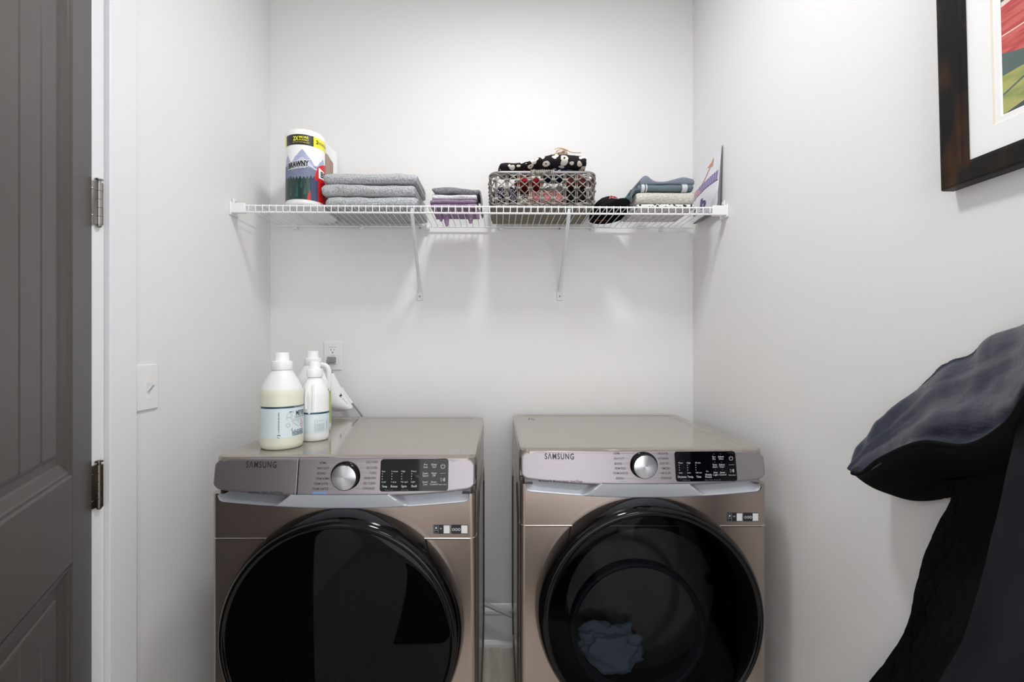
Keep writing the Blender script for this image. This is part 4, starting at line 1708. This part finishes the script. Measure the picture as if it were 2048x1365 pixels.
# second bottle (white, short)
c2 = (-.5735, 1.424, TOPZ)
b2_ = bottle('slim white softener bottle with a teal-striped label, right of the large one', c2, .0425, .245, 0, .0165, [M['hdpe2']])
mb = MB()
r2 = .0425
g1, g2 = cyl_map(c2, r2, .25, .0004), cyl_map(c2, r2, .25, .0008)
mb.rect(g1, -.062, .066, .026, .090, 0, 36)
mb.rect(g2, -.062, .066, .0835, .0885, 1, 36)
mb.poly(cyl_map(c2, r2, .25, .0011), [(-.016, .0895), (-.004, .0895), (-.010, .0838)], 3)
mb.strip(g2, [(.006, .066), (.012, .066), (.012, .056), (.006, .056)], .0006, 2, True)
mb.text('contents', g2, .023, .0635, .0024, .016, 2)
for q in range(9):
    mb.text('plant derived fabric softener', g2, .020, .0535 - .0027 * q, .0017, .032 - .004 * (q % 3 == 2), 2)
gv = lambda u, v: g2(.044 - v, .034 + u)
mb.text('MADE FOR LAUNDRY', gv, .014, 0, .003, .028, 1)
mb.build('label', [M['lab'], M['teal'], M['inkg'], M['paper']], b2_)
mb = MB()
for s in (-.012, .012):
    mb.tube([(c2[0] + s * .9, c2[1] - .0420, c2[2] + .100), (c2[0] + s, c2[1] - .0420, c2[2] + .13), (c2[0] + s * .85, c2[1] - .037, c2[2] + .172)], .0035, 8)
mb.build('grip_ridge', M['hdpe2'], b2_)

# third bottle with a loop handle
c3 = (-.633, 1.555, TOPZ)
b3 = bottle('handled white bottle with a green label, behind the other two bottles', c3, .0590, .275, 0, .0190, [M['hdpe2']])
mb = MB()
pth = [(.030, .228), (.046, .224), (.0555, .210), (.0575, .185), (.0575, .160), (.054, .140)]
mb.tube(spline([(c3[0] + a, c3[1] - .004, c3[2] + z) for a, z in pth], 24), .0085, 12)
mb.build('handle', M['hdpe2'], b3)
mb = MB()
g1, g2 = cyl_map(c3, .059, .9, .0004), cyl_map(c3, .059, .9, .0008)
mb.rect(g1, -.05, .05, .03, .145, 0, 24)
mb.rect(g2, -.05, .05, .139, .147, 1, 24)
mb.build('label', [M['green'], M['teal']], b3)

# ------------------------------------------------------------------ outlet, plug and cord
ox, oz = -.7155, 1.2515
out = thing('power_outlet', (ox, YB - .003, oz - .06), 'white wall outlet plate above the washer with a grey plug in it', 'outlet')
mb = MB()
mb.box((ox - .039, YB - .0055, oz - .0625), (ox + .039, YB, oz + .0625), 0, .0028, 3)
mb.build('cover_plate', M['plate'], out)
mb = MB()
yo = YB - .0055
mb.box((ox - .0175, yo - .0014, oz - .0365), (ox + .0175, yo + .002, oz + .0365), 0, .0006)
f = lambda u, v: (ox + u, yo - .0017, oz + v)
for s in (1, -1):
    v0 = .0195 * s
    mb.rect(f, -.0075, -.0055, v0 + .001, v0 + .010, 1)
    mb.rect(f, .0055, .0073, v0 + .002, v0 + .009, 1)
    mb.poly(f, [(.0026 * math.cos(a), v0 - .006 + .0026 * math.sin(a)) for a in [2 * pi * i / 12 for i in range(12)]], 1)
mb.strip(f, [(-.0175, .0363), (.0175, .0363)], .0008, 1)
mb.strip(f, [(-.0175, -.0363), (.0175, -.0363)], .0008, 1)
mb.text('TEST RESET', f, 0, .001, .003, .022, 2)
mb.build('receptacle', [M['plate'], M['slot'], M['inkg']], out)
mb = MB()
mb.lathe([(.0028, 0), (.0026, -.001), (0, -.0012)], 10, (ox, YB - .0055, oz + .048), 0, axis='Y')
mb.build('screw', M['plate'], out)

cordo = thing('power_cable', (ox, YB - .04, 1.19), 'grey power cord running from the outlet down behind the washer', 'cord')
mb = MB()
pz_ = oz - .0185
mb.box((ox - .0165, yo - .026, pz_ - .012), (ox + .0165, yo - .0018, pz_ + .014), 0, .005, 3)
mb.box((ox - .018, yo - .030, pz_ - .014), (ox - .004, yo - .010, pz_ + .004), 0, .005, 3)
mb.build('plug', M['cord'], cordo)
mb = MB()
cpts = [(ox - .010, yo - .022, pz_ + .002), (ox - .012, yo - .027, pz_ - .010), (ox - .006, yo - .028, pz_ - .030), (ox + .030, yo - .026, pz_ - .095), (ox + .078, yo - .030, pz_ - .165), (ox + .136, yo - .036, pz_ - .236), (ox + .16, yo - .035, pz_ - .30), (ox + .16, yo - .035, pz_ - .42)]
cp2 = spline(cpts, 60)
mb.tube(cp2, .0038, 10)
mb.build('cable', M['cord'], cordo)
mb = MB()
wrap = cp2[28:37]
mb.tube([p + Vector((0, -.0005, 0)) for p in wrap], .0062, 12)
mb.build('tag_sleeve', M['paper'], cordo)
# the long paper tag curls round behind the cord
mb = MB()


tg_rows = [[(667, 746, 1.935), (680, 771, 1.925), (693, 794, 1.925), (707, 815, 1.935)],
           [(655, 752, 1.905), (668, 780, 1.893), (683, 806, 1.893), (702, 818, 1.915)],
           [(644, 765, 1.900), (655, 790, 1.890), (668, 813, 1.890), (690, 822, 1.910)],
           [(637, 785, 1.925), (645, 803, 1.920), (656, 816, 1.920), (672, 823, 1.930)]]
TS = surface([[P(*q) for q in r] for r in tg_rows], 24, 20)
mb.grid(lambda i, j: TS[i][j], 24, 20, 0)


def ft(u, v):
    i, j = min(23, max(0, int(u * 23))), min(19, max(0, int(v * 19)))
    i2, j2 = min(i + 1, 23), min(j + 1, 19)
    fu, fv = u * 23 - i, v * 19 - j
    p = TS[i][j].lerp(TS[i2][j], fu).lerp(TS[i][j2].lerp(TS[i2][j2], fu), fv)
    return (p.x, p.y - .0012, p.z)


mb.rect(ft, .50, .56, .16, .19, 1)
mb.rect(ft, .50, .56, .22, .25, 1)
mb.rect(ft, .515, .545, .16, .25, 1)
mb.strip(ft, [(.60, .20), (.80, .20)], .006, 1)
to = mb.build('care_tag', [M['paper'], M['ink']], cordo)
so = to.modifiers.new('thick', 'SOLIDIFY')
so.thickness = .0006

# hose between the machines
mb = MB()
mb.tube(spline([(-.30, 1.925, .235), (-.10, 1.918, .212), (-.05, 1.915, .2035), (.0, 1.915, .182), (.0655, 1.915, .153)], 50), .0085, 12)
tag(mb.build('drain_hose', mat('ribbed_grey_hose', rgb(196, 196, 196), .35)), 'grey hose sloping across the baseboard between washer and dryer', 'hose')

# ------------------------------------------------------------------ light switch
sy, szz = 1.276, 1.1775
sw = thing('light_switch', (XL, sy, szz - .06), 'white toggle light switch on the left wall beside the door casing', 'light switch')
mb = MB()
mb.box((XL, sy - .039, szz - .064), (XL + .0062, sy + .039, szz + .064), 0, .003, 3)
mb.build('cover_plate', M['plate'], sw)
mb = MB()
mb.box((XL + .0058, sy - .0055, szz - .0125), (XL + .0066, sy + .0055, szz + .0125), 1)
xo = XL + .006
pr_ = [(xo, szz - .006), (xo + .012, szz + .0085), (xo + .0155, szz + .010), (xo + .0165, szz + .0065), (xo + .004, szz - .0105), (xo, szz - .0115)]
vs = [(x, sy + s * .0046, z) for s in (-1, 1) for x, z in pr_]
k = len(pr_)
mb.add(vs, [(i, (i + 1) % k, k + (i + 1) % k, k + i) for i in range(k)] + [tuple(range(k)), tuple(range(k, 2 * k))], 0)
mb.build('toggle', [M['plate'], M['brace']], sw)
for dz in (-.030, .030):
    mb = MB()
    mb.add([(XL + .0062 + (.0012 if r_ < .003 else 0), sy + r_ * math.cos(a), szz + dz + r_ * math.sin(a)) for r_ in (.0035, .0028) for a in [2 * pi * i / 14 for i in range(14)]], [(i, (i + 1) % 14, 14 + (i + 1) % 14, 14 + i) for i in range(14)] + [tuple(range(14, 28))], 0)
    mb.build('screw', M['plate'], sw)

# ------------------------------------------------------------------ framed picture on the right wall
fy1, fz0 = .842, 1.5785                       # far lower corner
FW, FHt = .66, .86
pic = thing('framed_picture', (XR, fy1 - FW / 2, fz0), 'dark walnut framed print with a wide white mat on the right wall', 'picture')
LEAN = .026


def pw(a, b2, d):
    """a from the far edge toward the viewer, b2 up, d out from the backing"""
    return (XR - .003 - d - LEAN * b2, fy1 - a, fz0 + b2)


def pbox(mb, a0, a1, b0, b1, d0, d1, mi=0):
    vs = [pw(a, b2, d) for a in (a0, a1) for b2 in (b0, b1) for d in (d0, d1)]
    mb.add(vs, [(0, 1, 3, 2), (4, 6, 7, 5), (0, 4, 5, 1), (2, 3, 7, 6), (0, 2, 6, 4), (1, 5, 7, 3)], mi)


def member(corners_o, corners_i):
    """mitred frame member with a stepped profile from outer pair to inner pair"""
    mb = MB()
    prof = [(0, 0), (0, .020), (.03, .024), (.10, .0245), (.80, .0225), (.84, .019), (.97, .018), (1, .013), (1, 0)]
    vs = []
    for e in (0, 1):
        o_, i_ = corners_o[e], corners_i[e]
        for t, d in prof:
            vs.append(pw(o_[0] + (i_[0] - o_[0]) * t, o_[1] + (i_[1] - o_[1]) * t, d))
    k = len(prof)
    mb.add(vs, [(i, i + 1, k + i + 1, k + i) for i in range(k - 1)] + [tuple(range(k)), tuple(range(k, 2 * k))])
    mb.build('frame_side', M['frame'], pic)


FWd = .0405
oc = [(0, 0), (FW, 0), (FW, FHt), (0, FHt)]
ic = [(FWd, FWd), (FW - FWd, FWd), (FW - FWd, FHt - FWd), (FWd, FHt - FWd)]
for i in range(4):
    j = (i + 1) % 4
    member((oc[i], oc[j]), (ic[i], ic[j]))
mb = MB()
pbox(mb, .002, FW - .002, .002, FHt - .002, 0, .004)
mb.build('backing', M['matb'], pic)
MW = .079
mi0, mi1 = MW, FW - MW
mv0, mv1 = MW + .005, FHt - MW
mb = MB()


def mring(mb, a, b2, da, db, mi):
    """ring between two rectangles (lo,hi in both directions)"""
    A = [(a[0], a[2]), (a[1], a[2]), (a[1], a[3]), (a[0], a[3])]
    B = [(b2[0], b2[2]), (b2[1], b2[2]), (b2[1], b2[3]), (b2[0], b2[3])]
    for i in range(4):
        j = (i + 1) % 4
        mb.add([pw(*A[i], da), pw(*A[j], da), pw(*B[j], db), pw(*B[i], db)], [(0, 1, 2, 3)], mi)


R0 = (FWd - .004, FW - FWd + .004, FWd - .004, FHt - FWd + .004)
R1 = (mi0, mi1, mv0, mv1)
R2 = (mi0 + .002, mi1 - .002, mv0 + .002, mv1 - .002)
R3 = (mi0 + .0100, mi1 - .0100, mv0 + .0100, mv1 - .0100)
R4 = (mi0 + .0120, mi1 - .0120, mv0 + .0120, mv1 - .0120)
mring(mb, R0, R1, .0105, .0105, 0)
mring(mb, R1, R2, .0105, .0085, 1)
mring(mb, R2, R3, .0085, .0085, 0)
mring(mb, R3, R4, .0085, .0062, 0)
mb.build('mat_board', [M['matb'], M['bevelc']], pic)
mb = MB()
a0, a1, v0, v1 = R4
fa = lambda off: (lambda u, v: pw(a0 + u * (a1 - a0), v0 + v * (v1 - v0), .0058 + off))
mb.rect(fa(0), 0, 1, 0, 1, 0)
n = 24


def aband(lo, hi, mi, off):
    vs, fs = [], []
    for i in range(n + 1):
        u = i / n
        vs += [fa(off)(u, lo(u)), fa(off)(u, hi(u))]
        if i:
            fs.append((2 * i - 2, 2 * i, 2 * i + 1, 2 * i - 1))
    mb.add(vs, fs, mi)


gtop = lambda u: .094 + .04 * u
gbot = lambda u: .0 + .22 * u
rbot = lambda u: .150 - .30 * u * (1 - u) ** 3
rtop = lambda u: .262 + .10 * u
aband(lambda u: gbot(u), gtop, 2, .00010)
aband(lambda u: gtop(u), rbot, 4, .00010)
aband(lambda u: gbot(u) * .97, lambda u: gbot(u), 5, .00016)
aband(rbot, rtop, 1, .00010)
aband(rtop, lambda u: rtop(u) + .012, 5, .00012)
aband(lambda u: .190 + .02 * u, lambda u: .193 + .022 * u, 5, .00014)
aband(lambda u: .045 + .34 * u, lambda u: .050 + .345 * u, 4, .00014)
aband(lambda u: .62 + .2 * u, lambda u: .8, 1, .0001)
mb.build('print', [M['art_dark'], M['art_red'], M['art_green'], M['art_dark'], M['art_teal'], M['art_pale']], pic)

# ------------------------------------------------------------------ jacket
jack = thing('jacket', (.76, .72, .35), 'navy padded jacket with its hood flopped out, hanging on the right wall', 'jacket')


def pgrid(rows):
    return [[P(*p) for p in r] for r in rows]


def cloth_surface(name, rows, mt, nu, nv, amp, seed, thick, fr=14.0, smart=None):
    S = surface(pgrid(rows), nu, nv)
    mb = MB()

    def f(i, j):
        p = S[i][j]
        a = S[min(i + 1, nu - 1)][j] - S[max(i - 1, 0)][j]
        b2 = S[i][min(j + 1, nv - 1)] - S[i][max(j - 1, 0)]
        n_ = a.cross(b2)
        n_ = n_.normalized() if n_.length > 1e-9 else Vector((-1, 0, 0))
        e = min(j, nv - 1 - j) / (nv * .12)
        k = amp * min(1, e)
        d = k * (nz(p.x * fr + seed, p.y * fr, p.z * fr * 1.6) + .55 * nz(p.x * fr * 2.3, p.y * fr * 2.3 + seed, p.z * fr * 3))
        if smart:
            d += smart(i / (nu - 1), j / (nv - 1)) * min(1, e)
        q = p + n_ * d
        return (min(q.x, XR - .012), q.y, q.z)
    mb.grid(f, nu, nv, 0)
    o = mb.build(name, mt, jack)
    if thick:
        so = o.modifiers.new('thick', 'SOLIDIFY')
        so.thickness = thick
        so.offset = 0
    return o, S


# hood shell: rows run from the tip (left) to beyond the frame (right)
back = [(1706, 946, .985), (1722, 905, .985), (1762, 862, .97), (1850, 790, .91), (1930, 742, .84), (1995, 704, .78), (2065, 665, .72), (2160, 610, .66), (2400, 470, .53)]
ridge = [(1703, 941, .970), (1717, 897, .965), (1756, 848, .945), (1850, 765, .885), (1930, 716, .815), (1990, 679, .755), (2060, 638, .70), (2155, 580, .64), (2400, 430, .52)]
mid = [(1703, 943, .955), (1728, 915, .935), (1785, 872, .90), (1860, 812, .83), (1940, 778, .75), (2010, 745, .69), (2065, 706, .64), (2160, 650, .59), (2400, 530, .48)]
mid2 = [(1704, 945, .945), (1728, 938, .915), (1780, 900, .87), (1850, 855, .79), (1940, 838, .715), (2015, 806, .65), (2068, 750, .60), (2160, 690, .56), (2400, 590, .46)]
rim = [(1705, 947, .940), (1724, 947, .905), (1763, 918, .865), (1842, 886, .79), (1936, 892, .715), (2012, 850, .645), (2062, 785, .60), (2160, 720, .56), (2400, 640, .46)]
_, S = cloth_surface('hood', [back, ridge, mid, mid2, rim], M['nylon'], 92, 36, .0035, 3.0, .004, 16,
                     lambda u, v: -.006 * math.exp(-((v - .44) / .022) ** 2) + .0035 * math.sin(34 * u + 9 * v + 2 * nz(u * 6, v * 3, 1)) * math.exp(-((v - .25) / .16) ** 2) + .006 * math.sin(11 * v - 7 * u) * math.exp(-((v - .75) / .2) ** 2))
# dark lining visible inside the opening
l0 = [(1707, 949, .942), (1726, 949, .908), (1765, 921, .868), (1844, 889, .793), (1938, 895, .718), (2014, 853, .648), (2064, 788, .603), (2165, 723, .563), (2405, 644, .463)]
l1 = [(1708, 950, .960), (1730, 953, .945), (1770, 945, .925), (1850, 935, .88), (1940, 935, .80), (2014, 905, .72), (2066, 850, .66), (2170, 800, .62), (2405, 760, .52)]
l2 = [(1710, 951, .975), (1734, 968, .965), (1775, 987, .945), (1828, 1001, .90), (1905, 996, .84), (1990, 985, .77), (2070, 965, .70), (2170, 940, .65), (2405, 900, .54)]
l3 = [(1708, 950, .985), (1728, 955, .985), (1770, 960, .975), (1850, 960, .93), (1935, 960, .87), (2010, 950, .80), (2075, 930, .74), (2170, 900, .70), (2405, 860, .55)]
lo_, SL = cloth_surface('hood_lining', [l0, l1, l2, l3], M['fleece'], 60, 24, .0018, 9.0, .003)
mb = MB()
edge = [S[i][-1] for i in range(92)]
mb.tube(edge, .0042, 8)
mb.build('hood_binding', M['fleece'], jack)

# quilted inside of the body
q0 = [(1912, 960, .84), (1903, 1000, .835), (1878, 1045, .84), (1850, 1110, .855), (1832, 1180, .87), (1815, 1250, .885), (1782, 1310, .915), (1738, 1368, .965), (1690, 1440, 1.01), (1640, 1640, 1.07)]
q1 = [(1950, 960, .82), (1945, 1000, .82), (1925, 1050, .82), (1900, 1110, .83), (1880, 1180, .84), (1860, 1250, .86), (1830, 1320, .88), (1790, 1390, .92), (1750, 1460, .96), (1715, 1660, 1.00)]
q2 = [(1995, 950, .78), (1990, 1000, .78), (1975, 1060, .78), (1955, 1130, .78), (1930, 1200, .79), (1905, 1270, .80), (1880, 1340, .82), (1850, 1410, .84), (1810, 1480, .87), (1780, 1690, .90)]
q3 = [(2050, 950, .72), (2040, 1000, .72), (2025, 1060, .72), (2005, 1130, .72), (1980, 1200, .73), (1955, 1270, .74), (1925, 1340, .75), (1890, 1410, .77), (1850, 1490, .80), (1820, 1710, .83)]
cloth_surface('quilted_body', [q0, q1, q2, q3], M['fleece'], 90, 40, .0012, 5.0, .006, 12,
              lambda u, v: -.006 * max(0, 1 - abs(((u * 9 + v * 5) % 1) - .5) * 18) - .006 * max(0, 1 - abs(((u * 9 - v * 5) % 1) - .5) * 18) + .003)
# smooth front panel nearest the viewer
p0 = [(2046, 770, .640), (2038, 850, .642), (2014, 960, .65), (1985, 1080, .66), (1955, 1200, .675), (1925, 1290, .69), (1880, 1365, .71), (1835, 1440, .73), (1790, 1700, .76)]
p1 = [(2090, 770, .615), (2084, 850, .615), (2064, 960, .62), (2040, 1080, .63), (2010, 1200, .64), (1985, 1290, .65), (1945, 1365, .67), (1905, 1440, .69), (1860, 1720, .72)]
p2 = [(2180, 770, .57), (2174, 850, .57), (2160, 960, .575), (2140, 1080, .58), (2120, 1200, .59), (2095, 1290, .60), (2065, 1365, .61), (2035, 1440, .63), (1990, 1760, .66)]
p3 = [(2400, 690, .48), (2395, 850, .48), (2385, 960, .482), (2370, 1080, .485), (2350, 1200, .49), (2330, 1290, .495), (2300, 1365, .50), (2270, 1440, .51), (2220, 1790, .54)]
cloth_surface('front_panel', [p0, p1, p2, p3], M['soft'], 60, 32, .002, 7.0, .006, 9)
